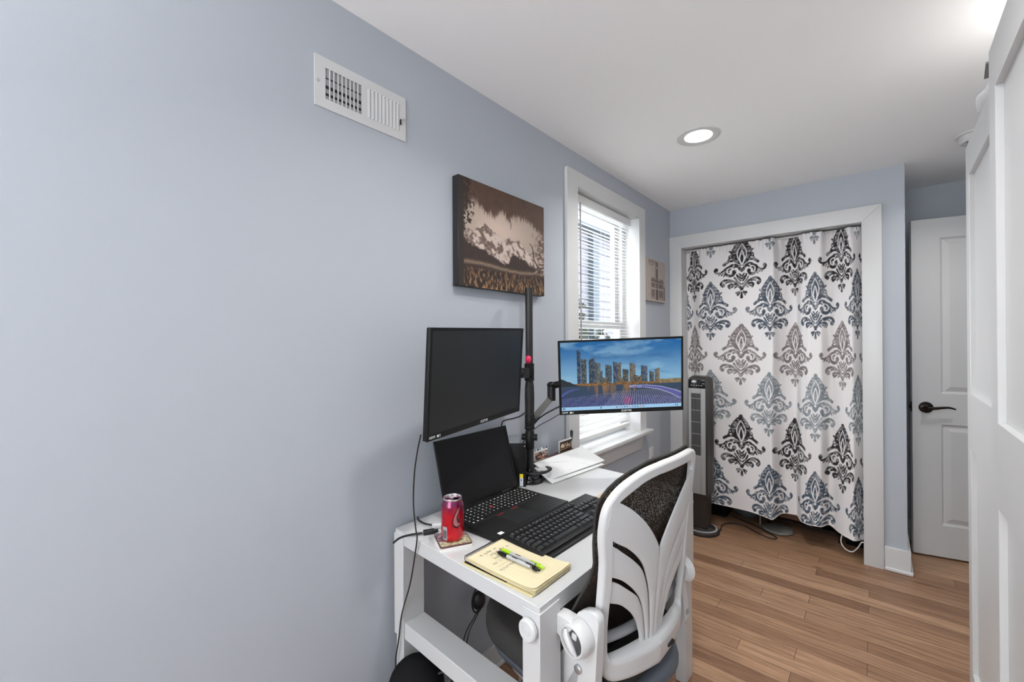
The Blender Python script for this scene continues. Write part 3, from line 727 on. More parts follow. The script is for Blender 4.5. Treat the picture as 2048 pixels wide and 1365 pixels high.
# mesh panel
def mesh_outline_u(w):
    ws = [-.24, -.17, -.10, -.03, .05, .10, .17, .20, .235, .255, .272]; hl = [.15, .19, .215, .215, .197, .203, .204, .198, .165, .12, .05]
    return np.interp(w, ws, hl)
ws = np.linspace(-.24, .272, 34); nu = 28
mb = MB(); rows = []
for w in ws:
    hl = mesh_outline_u(w); hr = np.interp(w, [-.24, -.17, -.10, -.03, .05, .10, .17, .24, .272], [.15, .19, .205, .20, .197, .203, .209, .209, .16])
    fwd = -.016 - .055 * sstep(.04, -.16, w)
    rows.append([mb.bm.verts.new(S(-hl + (hl + hr) * i / (nu - 1), w, fwd)) for i in range(nu)])
for a, b in zip(rows[:-1], rows[1:]):
    for i in range(nu - 1): mb._f([a[i], a[i + 1], b[i + 1], b[i]])
mb.build('mesh_panel', M['mesh'], chair)
mb = MB(); rim = []
for w in ws: rim.append(S(-mesh_outline_u(w), w, -.016 - .055 * float(sstep(.04, -.16, w))))
top = [S(u, .273, -.016) for u in np.linspace(-.04, .15, 8)]
rim2 = [S(float(np.interp(w, [-.24, -.17, -.10, -.03, .05, .10, .17, .24, .272], [.15, .19, .205, .20, .197, .203, .209, .209, .16])), w, -.016 - .055 * float(sstep(.04, -.16, w))) for w in ws[::-1]]
mb.tube(rim + top + rim2, 0.0032, 8)
mb.build('mesh_edging', M['dfab'], chair, label='dark fabric edging around the mesh')
# lumbar bar behind the mesh
mb = MB(); mb.tube([S(u, -.160 + .3 * u * u, -.030) for u in np.linspace(-.185, .185, 13)], 0.0125, 10)
mb.build('lumbar_bar', M['gplas'], chair)
# brand plate slot on the lower bar
MB(CF).box(.045, .072, .015, .0250, -.222, -.214).build('slot', M['grille'], chair)
# seat
CF2 = frame(CO + Vector((0, 0, 0)), EU, Vector((EN.x, EN.y, 0)).normalized(), (0, 0, 1))
def seat_mb(x, y0, y1, z0, z1, r):
    mb = MB(CF2); mb.box(-x, x, y0, y1, z0, z1)
    es = [e for e in mb.bm.edges if abs(e.verts[0].co.z - e.verts[1].co.z) > .01]
    bmesh.ops.bevel(mb.bm, geom=es, offset=r, segments=8, profile=.5, affect='EDGES')
    es = [e for e in mb.bm.edges if abs(e.verts[0].co.z - e.verts[1].co.z) < 1e-5]
    bmesh.ops.bevel(mb.bm, geom=[e for e in es if len(e.link_faces) == 2 and abs(e.link_faces[0].normal.z - e.link_faces[1].normal.z) > .5], offset=min(.025, (z1 - z0) * .45), segments=4, profile=.5, affect='EDGES')
    return mb
seat_mb(.240, -.51, -.03, -.300, -.225, .165).build('seat_cushion', M['dfab'], chair)
seat_mb(.222, -.49, -.005, -.335, -.292, .15).build('seat_shell', M['shell'], chair)
# arm supports and arms
AP = [(-.070, -.082), (-.060, -.062), (-.046, -.049), (-.030, -.041), (-.014, -.039), (-.005, -.045), (-.001, -.055), (.0, -.117), (.002, -.19), (.004, -.285), (-.05, -.315), (-.115, -.325), (-.124, -.24), (-.105, -.19), (-.075, -.14)]
UA = .212
APR = [(-.062, -.052), (-.046, -.043), (-.031, -.073), (-.038, -.100), (-.036, -.132), (-.010, -.235), (-.017, -.260), (-.047, -.287), (-.115, -.325), (-.124, -.24), (-.09, -.17), (-.075, -.10)]
for s in (-1, 1):
    xf = frame(CO + s * UA * EU, EU * s, EN, EW)     # local x outward
    mb = MB(xf); mb.prism(AP if s < 0 else APR, -.012, .012, 'x', .003)
    sp = mb.build('arm_support', M['plastic'], chair)
    if s > 0:
        mb = MB(xf)
        for q in range(4):
            n0, w0 = -.0325 + .0058 * q, -.147 - .0225 * q
            mb.prism([(n0, w0), (n0 + .0034, w0 - .0135), (n0 - .006, w0 - .0150), (n0 - .008, w0 - .002)], -.0085, .0085, 'x')
        mb.build('slot', M['gplas'], sp)
    MB(xf).prism([(-.056, -.196), (-.047, -.204), (-.049, -.232), (-.066, -.247), (-.078, -.247)], .0115, .0135, 'x').build('slot', M['gplas'], sp)
    dn, dw = -.044, -.106; e_ = .030 if s > 0 else 0.0
    mb = MB(xf)
    mb.lathe([(.030, -.012), (.038, .004), (.040, .030 - e_ * .75), (.036, .044 - e_), (.033, .048 - e_), (.030, .048 - e_), (.0285, .043 - e_)], (0, dn, dw), 36, 'x')
    arm = [(-.040, -.072), (-.062, -.068), (-.090, -.072), (-.125, -.084), (-.155, -.094), (-.155, -.112), (-.125, -.112), (-.095, -.112), (-.075, -.122)]
    mb.prism(arm, .010 - e_ * .4, .044 - e_, 'x', .002)
    ar = mb.build('armrest', M['plastic'], chair)
    mb = MB(xf); mb.lathe([(0, .0435 - e_), (.029, .0435 - e_)], (0, dn, dw), 30, 'x'); mb.build('pivot_recess', mat('grey_pivot_recess', (.13, .13, .135), .5), ar)
    mb = MB(xf); pp = spline([(.0455 - e_, dn - .020, dw + .019), (.047 - e_, dn - .012, dw + .002), (.047 - e_, dn + .004, dw - .015), (.046 - e_, dn + .016, dw - .025)], 5)
    mb.tube(pp, [.005, .006, .007, .008, .008, .009, .009, .009, .009, .008, .008, .007, .006, .005, .004, .003], 10); mb.box(.043 - e_, .049 - e_, dn, dn + .014, dw + .009, dw + .023, .002, 1)
    mb.build('lever', M['plastic'], ar)
    MB(xf).lathe([(.010, .010), (.010, .018), (.007, .020), (0, .020)], (0, -.045, -.188), 16, 'x').build('bolt', M['steel'], sp)
    mb = MB()
    pts = [CO + s * .205 * EU - .05 * EN - .31 * EW, CO + s * .18 * EU - .12 * EN - .325 * EW, CO + s * .10 * EU - .22 * EN - .335 * EW]
    mb.tube(pts, .016, 10); mb.build('arm_bracket', M['plastic'], chair)
# column, base, casters
SCX, SCY = .475, 1.093
MB().box(SCX - .09, SCX + .09, SCY - .10, SCY + .10, .375, .425, .012, 2).build('tilt_mechanism', M['blackm'], chair)
mb = MB(); mb.cyl((SCX, SCY, .10), (SCX, SCY, .27), .028); mb.cyl((SCX, SCY, .26), (SCX, SCY, .38), .016); mb.build('gas_lift', M['blackm'], chair)
a0 = math.atan2(1.22 - SCY, .15 - SCX)
for k in range(5):
    a = a0 + k * 2 * PI / 5; d = Vector((math.cos(a), math.sin(a), 0)); c0 = Vector((SCX, SCY, 0))
    mb = MB(); mb.tube([c0 + d * .02 + Vector((0, 0, .165)), c0 + d * .10 + Vector((0, 0, .160)), c0 + d * .24 + Vector((0, 0, .146)), c0 + d * .315 + Vector((0, 0, .132)), c0 + d * .338 + Vector((0, 0, .126)), c0 + d * .347 + Vector((0, 0, .122))], [.040, .038, .036, .036, .030, .014], 16)
    mb.build('base_leg', M['plastic'], chair)
    side = Vector((-d.y, d.x, 0)); cc = c0 + d * .315
    mb = MB()
    for q in (-1, 1): mb.cyl(cc + side * (q * .008) + Vector((0, 0, .028)), cc + side * (q * .026) + Vector((0, 0, .028)), .028, 20)
    mb.cyl(cc + Vector((0, 0, .05)), cc + Vector((0, 0, .110)), .008, 10)
    mb.build('caster', M['castr'], chair)

# ------------------------------------------------------------------ monitors
def rect_frame(c, yaw, tilt, roll):
    a, b, r = map(math.radians, (yaw, tilt, roll))
    n = Vector((math.cos(a) * math.cos(b), math.sin(a) * math.cos(b), math.sin(b))); rt = Vector((0, 0, 1)).cross(n).normalized(); up = n.cross(rt)
    r2 = math.cos(r) * rt + math.sin(r) * up; u2 = -math.sin(r) * rt + math.cos(r) * up
    return frame(c, r2, u2, n)            # x right, y up, z towards viewer
MW, MH = 0.535, 0.320
def monitor(label, c, yaw, tilt, roll, art):
    xf = rect_frame(c, yaw, tilt, roll)
    t = thing('monitor', label, 'monitor', c, 'monitors on the pole stand')
    mb = MB(xf); mb.box(-MW / 2, MW / 2, -MH / 2, MH / 2, -.017, -.0024, .003, 2); mb.box(-.17, .17, -.12, .10, -.040, -.016, .012, 3)
    mb.build('housing', M['black'], t)
    mb = MB(xf); bz = .0085
    mb.box(-MW / 2, -MW / 2 + bz, -MH / 2, MH / 2, -.003, 0); mb.box(MW / 2 - bz, MW / 2, -MH / 2, MH / 2, -.003, 0)
    mb.box(-MW / 2 + bz, MW / 2 - bz, MH / 2 - bz, MH / 2, -.002, 0); mb.box(-MW / 2 + bz, MW / 2 - bz, -MH / 2, -MH / 2 + .017, -.002, 0)
    mb.build('bezel', M['black'], t, smooth=False)
    x0, x1, y0, y1 = -MW / 2 + bz, MW / 2 - bz, -MH / 2 + .017, MH / 2 - bz
    if art is None:
        MB(xf).box(x0, x1, y0, y1, -.0018, -.0012).build('screen', M['screen'], t, smooth=False)
    else:
        o = np.array(xf @ Vector((x0, y0, -.0010))); e1 = np.array((xf @ Vector((1, 0, 0)) - xf @ Vector((0, 0, 0)))); e2 = np.array((xf @ Vector((0, 1, 0)) - xf @ Vector((0, 0, 0))))
        C = art; ny, nx = C.shape[:2]
        grid_mesh('screen', plane_grid(o, e1, e2, x1 - x0, y1 - y0, nx, ny), C, attr_mat('lit_desktop_screen', .5, emit=0.86, spec=.12), t, label='lit screen showing a city skyline at dusk')
    tx = lambda x, y, z=.0003: xf @ Matrix.Translation((x, y, z))
    text('logo_text', 'SCEPTRE', .0115, M['wht'], tx(.02, -MH / 2 + .0082), t, .0002)
    text('port_text', 'HDMI', .0105, M['wht'], tx(-MW / 2 + .022, -MH / 2 + .0085), t, .0002)
    mb = MB(xf); mb.box(-MW / 2 + .043, -MW / 2 + .052, -MH / 2 + .005, -MH / 2 + .012, 0, .0004); mb.box(-MW / 2 + .056, -MW / 2 + .058, -MH / 2 + .005, -MH / 2 + .012, 0, .0004)
    mb.build('port_icon', M['wht'], t, smooth=False)
    return t, xf

def skyline(nx, ny):
    u = np.linspace(0, 1, nx)[None, :].repeat(ny, 0); v = np.linspace(0, 1, ny)[:, None].repeat(nx, 1)
    S_ = lambda *c: np.array(srgb(*c))
    t = sstep(.36, 1.0, v)[..., None]
    C = S_(120, 165, 195) * (1 - t) + S_(20, 92, 150) * t
    n = fbm(u * 4 + v * 3, v * 7 - u * 2, 4, 5); cl = sstep(.48, .72, n)[..., None] * .55
    C = C * (1 - cl) + S_(135, 175, 200) * cl
    dkc = sstep(.5, .75, fbm(u * 5 + 3, v * 9, 14, 4))[..., None] * .35; C = C * (1 - dkc) + S_(14, 75, 130) * dkc
    hz = .355
    # buildings
    rnd = random.Random(7)
    B = [(.135, .165, .89, (34, 62, 96)), (.170, .215, .76, (60, 74, 88)), (.232, .285, .74, (42, 66, 92)), (.285, .330, .70, (82, 96, 104)), (.325, .345, .55, (70, 84, 92)),
         (.368, .425, .66, (62, 80, 98)), (.432, .470, .70, (40, 68, 104)), (.470, .500, .66, (92, 92, 90)), (.512, .560, .59, (66, 74, 78)), (.570, .620, .67, (104, 104, 100)), (.600, .640, .50, (84, 80, 74)),
         (.665, .720, .63, (66, 86, 112)), (.735, .775, .54, (66, 78, 90)), (.780, .820, .56, (110, 104, 96)), (.345, .368, .48, (90, 84, 74)), (.500, .515, .46, (110, 92, 70)), (.640, .668, .46, (96, 86, 74))]
    win = (vnoise(u * nx / 2.1, v * ny / 2.1, 3) > .60)
    for (a, b, top, col) in B:
        zt = top + (.03 * (u - a) / (b - a) if rnd.random() > .5 else -.02 * (u - a) / (b - a))
        m = (u > a) & (u < b) & (v > hz) & (v < zt)
        sh = (.75 + .5 * (u - a) / (b - a))[..., None]
        cc = S_(*col) * sh * .8
        cc = np.where(win[..., None], cc * .8 + S_(220, 200, 150) * .13, cc * .85)
        C = np.where(m[..., None], cc, C)
    # low lights band and trees
    lo = (v > hz) & (v < hz + .022 + .03 * fbm(u * 30, v * 0, 6, 3)) & (u > .10)
    warm = S_(150, 110, 66) * (.25 + .75 * vnoise(u * 120, v * 60, 8)[..., None])
    C = np.where(lo[..., None], warm, C)
    hill = (v > hz - .01) & (v < hz + .11 * np.clip(1 - u / .14, 0, 1) + .02 * fbm(u * 40, v * 10, 2, 3)) & (u < .15)
    C = np.where(hill[..., None], S_(36, 44, 48), C)
    rt = (v > hz) & (v < hz + .05 + .05 * (u - .82) + .02 * fbm(u * 30, v * 8, 5, 3)) & (u > .82)
    C = np.where(rt[..., None], S_(140, 122, 90) * (.5 + .6 * vnoise(u * 90, v * 90, 9)[..., None]), C)
    # water with reflections
    w = v <= hz
    dist = (hz - v) / hz
    refl = S_(52, 70, 92)[None, None] * np.ones_like(C)
    stre = fbm(u * 34, v * 2.5, 17, 3); gold = sstep(.45, .72, stre) * np.clip(1.15 - dist * 1.5, 0, 1) * (u > .15) * (u < .62)
    refl = refl * (1 - .75 * gold[..., None]) + S_(156, 116, 66) * gold[..., None] * .75
    purple = sstep(.22, .75, dist)[..., None] * .75
    refl = refl * (1 - purple) + S_(58, 62, 116) * purple
    C = np.where(w[..., None], refl, C)
    # light trails in the foreground
    for i in range(34):
        a = i / 33
        d = sd_stroke(u, v, [(.46 + .5 * a, .28 - .04 * abs(a - .5)), (.44 + .62 * a - .02, .17), (.40 + .78 * a - .04, .055)], [.0010, .0014, .0018])
        k = np.clip(1 - d / .0022, 0, 1)[..., None] * .32; C = C * (1 - k) + S_(206, 196, 214) * k
    dots = (np.abs(((u * 70 + v * 26) % 1) - .5) < .16) & (np.abs(((v * 52 - u * 10) % 1) - .5) < .2) & (v < .24 - .18 * np.abs(u - .40) ** 1.2) & (v > .05)
    C = np.where(dots[..., None], C * .35 + S_(160, 172, 215) * .60, C * np.where(w, .86, 1.0)[..., None])
    pk = np.exp(-(((u - .55) / .03) ** 2 + ((v - .12) / .06) ** 2))[..., None] * .6 * vnoise(u * 90, v * 90, 31)[..., None]
    C = C * (1 - pk) + S_(220, 60, 110) * pk
    # curved promenades left and right
    dl = sd_stroke(u, v, [(0.0, .22), (.05, .275), (.10, .305), (.15, .315)], [.014, .013, .010, .004]); C = np.where((dl < 0)[..., None], S_(74, 80, 140), C)
    drr = sd_stroke(u, v, [(.58, .325), (.70, .322), (.82, .290), (.93, .225), (1.0, .165)], [.006, .012, .018, .025, .032]); C = np.where((drr < 0)[..., None], S_(86, 88, 146), C)
    C = np.where(((drr >= 0) & (drr < .008))[..., None], S_(165, 165, 200), C)
    # task bar
    tb = v < .050; C = np.where(tb[..., None], S_(150, 190, 222), C)
    for i in range(11):
        a = .455 + i * .022; m = (u > a) & (u < a + .010) & (v > .016) & (v < .036)
        C = np.where(m[..., None], S_(*[(40, 60, 90), (220, 120, 50), (60, 90, 160), (30, 34, 40)][i % 4]), C)
    for a in (.012, .022, .325, .95, .965): C = np.where(((u > a) & (u < a + .007) & (v > .014) & (v < .038))[..., None], S_(50, 70, 96), C)
    return C
monL, xfL = monitor('dark switched off monitor on the pole nearest the camera', (0.1951, 1.0046, 1.1999), 10.8, -4.23, 1.17, None)
monR, xfR = monitor('lit monitor showing a city skyline in front of the window', (0.3557, 1.6842, 1.1654), -48.2, -5.1, 1.9, skyline(330, 190))

# pole stand with two arms
PX, PY = .0755, 1.405
st = thing('monitor_stand', 'black double arm monitor pole standing on the desk', 'monitor stand', (PX, PY, ZT))
mb = MB(); mb.lathe([(.056, ZT), (.0565, ZT + .010), (.053, ZT + .017), (.042, ZT + .019), (.040, ZT + .030), (.032, ZT + .040), (.020, ZT + .044), (.018, ZT + .055)], (PX, PY, 0), 40)
mb.build('base', mat('glossy_black_base', (.008, .008, .009), .15, coat=.4), st)
MB().cyl((PX, PY, ZT + .04), (PX, PY, 1.541), .0158, 28).build('pole', M['blackm'], st)
mb = MB(); mb.lathe([(.0205, 1.15), (.0205, 1.165), (.0175, 1.167), (.0205, 1.169), (.0205, 1.222)], (PX, PY, 0), 28); mb.build('upper_collar', M['black'], st)
mb = MB(); mb.lathe([(.0195, .945), (.0215, .950), (.0215, .957), (.0195, .960), (.0205, .963), (.0205, 1.005), (.0175, 1.010)], (PX, PY, 0), 28); mb.build('lower_collar', M['black'], st)
mb = MB(); mb.lathe([(.0165, 1.00), (.0195, 1.02), (.0205, 1.08), (.0195, 1.12), (.017, 1.145)], (PX, PY, 0), 24); mb.build('sleeve', M['blackm'], st)
mb = MB(); mb.lathe([(.0185, .865), (.019, .87), (.019, .935), (.0165, .94)], (PX, PY, 0), 24)
for a in (.6, 3.5): mb.cyl((PX + .015 * math.cos(a), PY + .015 * math.sin(a), .912), (PX + .032 * math.cos(a), PY + .032 * math.sin(a), .912), .014, 12)
mb.build('cable_clip', M['black'], st)
# arm to the dark monitor
cL = Vector((0.1951, 1.0046, 1.1999)); nL = Vector(xfL.col[2][:3])
mL = cL - nL * .052
mb = MB(); pts = [(PX + .0, PY - .016, 1.185), (PX - .005, PY - .16, 1.19), (mL.x - .012, mL.y + .10, 1.195), (mL.x - .006, mL.y, mL.z)]
mb.tube(pts, .017, 12); mb.cyl(Vector((PX, PY - .035, 1.165)), Vector((PX, PY - .035, 1.205)), .022, 20)
mb.build('left_arm', M['blackm'], st)
mb = MB(xfL); mb.box(-.055, .055, -.055, .055, -.046, -.0405, .004, 1); mb.box(.10, .20, -.045, -.02, -.05, -.042); mb.build('left_bracket', M['black'], st)
# arm to the lit monitor
cR = Vector((0.3557, 1.6842, 1.1654)); nR = Vector(xfR.col[2][:3]); mR = cR - nR * .052
J = Vector((.0785, 1.560, 1.095))
mb = MB()
mb.tube([(PX, PY + .018, .985), (PX + .001, PY + .035, .992), (J.x, J.y - .02, 1.052), (J.x, J.y, 1.062)], [.019, .019, .0175, .017], 4)
mb.cyl(J + Vector((0, 0, -.045)), J + Vector((0, 0, .022)), .0185, 20)
mb.build('lower_arm', M['blackm'], st)
mb = MB(); mb.sphere(J + Vector((0, 0, .024)), .020, .020, .016)
mb.tube([J + Vector((0, 0, .020)), J + Vector((.035, .025, .030)), (mR.x - .05, mR.y - .045, 1.15), mR], [.016, .015, .016, .018], 12)
mb.build('upper_arm', M['black'], st)
mb = MB(xfR); mb.box(-.055, .055, -.055, .055, -.046, -.0405, .004, 1); mb.build('right_bracket', M['black'], st)
# pink button knob on pole
kn = solo(MB().sphere((PX + .014, PY - .024, 1.240), .013, .013, .017), 'pole_charm', M['red'], 'small round pink red charm hanging on the black monitor pole', 'charm')

# cables of the monitors
def cable(name, ctrl, r, m, label, n=8, group=None):
    pts = [tuple(p) for p in spline(ctrl, n)]
    return solo(MB().tube(pts, r, 7), name, m, label, 'cable', group)
cable('power_cable', [(.196, .751, 1.050), (.178, .752, 1.0), (.160, .754, .928), (.154, .755, .84), (.163, .756, .77), (.1675, .757, .745), (.149, .763, .688), (.121, .765, .59), (.077, .766, .482), (.061, .766, .40), (.044, .765, .3135), (.036, .78, .20), (.03, .80, .02)], .0022, M['rubber'], 'thin black cable hanging from the dark monitor down past the desk end')
cable('monitor_cable', [(.030, 1.262, .93), (.045, 1.261, .975), (.050, 1.268, .997), (.052, 1.322, .999), (.055, 1.365, 1.003), (.066, 1.391, 1.018)], .0030, M['rubber'], 'black cable curving behind the laptop screen to the pole')
cable('monitor_cable', [(PX + .004, PY + .020, .962), (.080, 1.47, .985), (.100, 1.513, 1.008), (.150, 1.560, 1.040), (.215, 1.66, 1.08)], .0036, M['rubber'], 'thicker black cable running from the pole to the lit monitor')
cable('monitor_cable', [(PX + .006, PY + .021, .942), (.080, 1.47, .953), (.100, 1.513, .971), (.150, 1.562, 1.008), (.225, 1.66, 1.05)], .0018, M['rubber'], 'thin black cable sagging from the pole to the lit monitor')
cable('pole_cable', [(PX - .018, PY - .012, .905), (.060, 1.365, .86), (.050, 1.345, .80), (.045, 1.34, .735)], .0035, M['rubber'], 'short black cable running from the pole clip down behind black box')
cable('charging_cable', [(.085, 1.455, .770), (.11, 1.478, .775), (.150, 1.452, .782), (.150, 1.405, .778), (.110, 1.378, .772), (.09, 1.37, .77)], .0055, M['rubber'], 'black coiled cable with white plug wrapped round the pole base')
solo(MB(Matrix.Translation((.118, 1.437, .7775)) @ Matrix.Rotation(.7, 4, 'Z')).box(-.02, .02, -.006, .006, -.005, .005, .002, 1), 'cable_plug', M['plastic'], 'small white cable plug inside the black coil at the pole base', 'plug')

# ------------------------------------------------------------------ laptop
LY0, LY1, LX0, LX1, LZ = .905, 1.275, .103, .352, ZT
lp = thing('laptop', 'open black laptop with dark screen and red pointing stick on the desk', 'laptop', (.228, 1.09, ZT))
MB().box(LX0, LX1, LY0, LY1, LZ + .001, LZ + .020, .003, 2).build('base', M['black'], lp)
hx, hz, lt = LX0 + .004, LZ + .021, math.radians(15)
LS = frame((hx, (LY0 + LY1) / 2 + .013, hz), (0, 1, 0), (-math.sin(lt), 0, math.cos(lt)), (math.cos(lt), 0, math.sin(lt)))
mb = MB(LS); mb.box(-.183, .183, .0, .236, -.009, -.001, .002, 1); mb.build('lid', M['black'], lp)
mb = MB(LS)
mb.box(-.183, -.173, .004, .236, -.001, .0006); mb.box(.173, .183, .004, .236, -.001, .0006); mb.box(-.173, .173, .224, .236, -.001, .0006); mb.box(-.173, .173, .004, .028, -.001, .0006)
mb.build('bezel', M['black'], lp, smooth=False)
MB(LS).box(-.173, .173, .028, .224, -.001, -.0004).build('screen', M['lapscreen'], lp, smooth=False)
for y in (LY0 + .06, LY1 - .06):
    MB().cyl((hx - .001, y - .025, LZ + .0165), (hx - .001, y + .025, LZ + .0165), .0068, 14).build('hinge', M['black'], lp)
kz = LZ + .0205
MB().box(LX0 + .028, LX0 + .136, LY0 + .012, LY1 - .012, LZ + .0195, kz, 0).build('keyboard_well', M['grille'], lp, smooth=False)
mb = MB(); mk = MB(); pit = .0183; rnd = random.Random(3)
for r in range(6):
    x = LX0 + .032 + r * .0172
    for c in range(18):
        y = LY0 + .016 + c * .0188
        if r == 5 and 3 <= c <= 8:
            if c == 3: mb.box(x, x + .0150, y, y + 6 * .0188 - .003, kz, kz + .002, .0008, 1)
            continue
        mb.box(x, x + .0150, y, y + .0158, kz, kz + .002, .0008, 1)
        mk.box(x + .004, x + .008, y + .003, y + .003 + rnd.choice((.0025, .004, .005, .007 if r in (0, 5) else .003)), kz + .0020, kz + .0022)
mb.build('keys', M['black'], lp, angle=30)
mk.build('key_legend', M['wht'], lp, smooth=False)
MB().lathe([(.0035, kz), (.0045, kz + .004), (.003, kz + .0058), (0, kz + .006)], (LX0 + .0805, LY0 + .149, 0), 14).build('pointing_stick', M['redm'], lp)
mb = MB(); mb.box(LX0 + .140, LX0 + .158, LY0 + .11, LY0 + .215, kz - .0008, kz + .0005, .0004, 1); mb.box(LX0 + .162, LX0 + .232, LY0 + .11, LY0 + .215, kz - .0008, kz - .0002)
mb.build('touchpad', M['screen'], lp, smooth=False)
for a, b in ((.112, .143), (.182, .213)):
    MB().box(LX0 + .1405, LX0 + .1425, LY0 + a, LY0 + b, kz + .0004, kz + .0009).build('button_stripe', M['redm'], lp, smooth=False)
MB().box(LX1 - .022, LX1 - .008, LY0 + .018, LY0 + .036, LZ + .0200, LZ + .0204).build('sticker', M['wht'], lp, smooth=False)

# upright black box behind the laptop's right end
e1 = Vector((-.760, -.650, 0)); e2 = Vector((-.650, .760, 0))
bx = thing('docking_box', 'upright black flat box with yellow and white sticker behind the laptop', 'box', (.10, 1.325, ZT))
BXF = frame((.1090, 1.338, ZT), e1, e2, (0, 0, 1))
MB(BXF).box(0, .105, 0, .022, 0, .172, .003, 2).build('case', M['black'], bx)
MB(BXF).box(.0125, .0265, -.0006, .0002, .003, .052).build('sticker', mat('white_blue_label', (.72, .76, .82), .5), bx, smooth=False)
MB(BXF).box(.0125, .0265, -.0007, .0001, .036, .052).build('yellow_label', mat('yellow_label', (.85, .66, .01), .5), bx, smooth=False)
MB(BXF).box(.017, .022, -.0009, .0001, .024, .032).build('blue_mark', mat('blue_ink', (.10, .22, .5), .5), bx, smooth=False)
MB(BXF).cyl((.006, -.0004, .164), (.006, -.0012, .164), .0018, 10).build('indicator_light', M['wht'], bx)

# ------------------------------------------------------------------ external keyboard
kb = thing('keyboard', 'black full size keyboard lying in front of the laptop', 'keyboard', (.43, 1.155, ZT))
ky = Vector((.0224, .9997, 0)); kx = Vector((.9997, -.0224, 0)); tlt = math.radians(-4.0)
kx2 = Vector((kx.x * math.cos(tlt), kx.y * math.cos(tlt), math.sin(tlt))); kzv = kx2.cross(ky)
KXF = frame((.3560, .9130, ZT + .0135), kx2, ky, kzv)   # x to the front, y along, z up
mb = MB(KXF); mb.box(0, .150, 0, .452, -.002, .013, .004, 2); mb.box(.143, .163, .012, .440, -.002, .006, .003, 2); mb.build('body', M['black'], kb)
for y in (.03, .40): MB(KXF).box(.002, .020, y, y + .02, -.0125, -.002).build('foot', M['black'], kb)
mb = MB(KXF); q = .019
def key(x, y, w=1, h=1):
    x0, y0 = .020 + x * q, .010 + y * q; x1, y1 = x0 + h * q - .002, y0 + w * q - .002
    b = [(x0, y0), (x1, y0), (x1, y1), (x0, y1)]; i = .0022
    t = [(x0 + i, y0 + i), (x1 - i, y0 + i), (x1 - i, y1 - i), (x0 + i, y1 - i)]
    A = [mb.bm.verts.new((*p, .0125)) for p in b]; Bv = [mb.bm.verts.new((*p, .0205)) for p in t]
    mb._f(Bv)
    for k in range(4): mb._f([A[k], A[(k + 1) % 4], Bv[(k + 1) % 4], Bv[k]])
for c in range(16): key(0, c * (1 if c == 0 else 1) + (.5 if c > 4 else 0) + (.4 if c > 8 else 0), .92)
for c in range(13): key(1.2, c)
key(1.2, 13, 2); key(2.2, 0, 1.5); key(2.2, 13.5, 1.5)
for c in range(12): key(2.2, 1.5 + c)
key(3.2, 0, 1.75)
for c in range(11): key(3.2, 1.75 + c)
key(3.2, 12.75, 2.25); key(4.2, 0, 2.25)
for c in range(10): key(4.2, 2.25 + c)
key(4.2, 12.25, 2.75)
for a, w in ((0, 1.25), (1.25, 1.25), (2.5, 1.25), (3.75, 6.25), (10, 1.25), (11.25, 1.25), (12.5, 1.25), (13.75, 1.25)): key(5.2, a, w)
for r in (1.2, 2.2):
    for c in range(3): key(r, 15.3 + c)
key(4.2, 16.3)
for c in range(3): key(5.2, 15.3 + c)
for r in (1.2, 2.2, 3.2, 4.2):
    for c in range(3): key(r, 18.6 + c)
key(5.2, 18.6, 2); key(5.2, 20.6); key(1.2, 21.6); key(2.2, 21.6, 1, 2); key(4.2, 21.6, 1, 2)
mb.build('keys', mat('black_keycaps', (.020, .020, .021), .35), kb, smooth=False)
mk = MB(KXF); rnd = random.Random(5)
for r, n in ((0, 16), (1.2, 13), (2.2, 13), (3.2, 12), (4.2, 10)):
    for c in range(n):
        x0, y0 = .020 + r * q + .005, .010 + (c + (0, .0, .5, .75, 1.25)[(0, 1.2, 2.2, 3.2, 4.2).index(r)]) * q + .005
        mk.box(x0, x0 + .003, y0, y0 + rnd.choice((.002, .003, .004)), .0205, .0207)
mk.build('key_legend', M['gplas'], kb, smooth=False)

# ------------------------------------------------------------------ coasters and drink can
ca = math.radians(62.7); c1 = Vector((math.cos(ca), math.sin(ca), 0)); c2v = Vector((-math.sin(ca), math.cos(ca), 0))
def rsq(mb, s, z0, z1, r=.010):
    mb.box(-s, s, -s, s, z0, z1)
    es = [e for e in mb.bm.edges if abs(e.verts[0].co.z - e.verts[1].co.z) > (z1 - z0) * .9]
    bmesh.ops.bevel(mb.bm, geom=es, offset=r, segments=5, profile=.5, affect='EDGES'); return mb
XF1 = frame((.2375, .8310, ZT), c1, c2v, (0, 0, 1))
solo(rsq(MB(XF1), .0490, .0, .0055, .008), 'coaster', mat('white_coaster_cork', (.74, .72, .69), .6), 'plain whitish coaster lying underneath the picture coaster', 'coaster', 'coasters under the can')
ct = thing('coaster', 'square picture coaster in purple and green under the red can', 'coaster', (.236, .833, ZT + .0056), 'coasters under the can')
XF2 = frame((.2350, .8345, ZT + .0057), c1, c2v, (0, 0, 1))
rsq(MB(XF2), .0465, 0, .0045, .007).build('coaster_body', mat('dark_coaster_edge', (.10, .05, .05), .4), ct)
nxx = 60; uu = np.linspace(-1, 1, nxx)[None, :].repeat(nxx, 0); vv = np.linspace(-1, 1, nxx)[:, None].repeat(nxx, 1)
cn = fbm(uu * 6, vv * 6, 5); cm = sstep(.42, .62, fbm(uu * 9 + 4, vv * 9, 15))
CC = (np.array([.24, .11, .15]) * (1 - cm[..., None]) + np.array([.48, .36, .40]) * cm[..., None])
gr = sstep(-.1, .25, uu * .2 - vv * .75 + .2 * (cn - .5))[..., None]
CC = CC * (1 - gr) + (np.array([.33, .31, .16]) * (1 - cm[..., None]) + np.array([.62, .58, .44]) * cm[..., None]) * gr
o = np.array(XF2 @ Vector((-.044, -.044, .0047)))
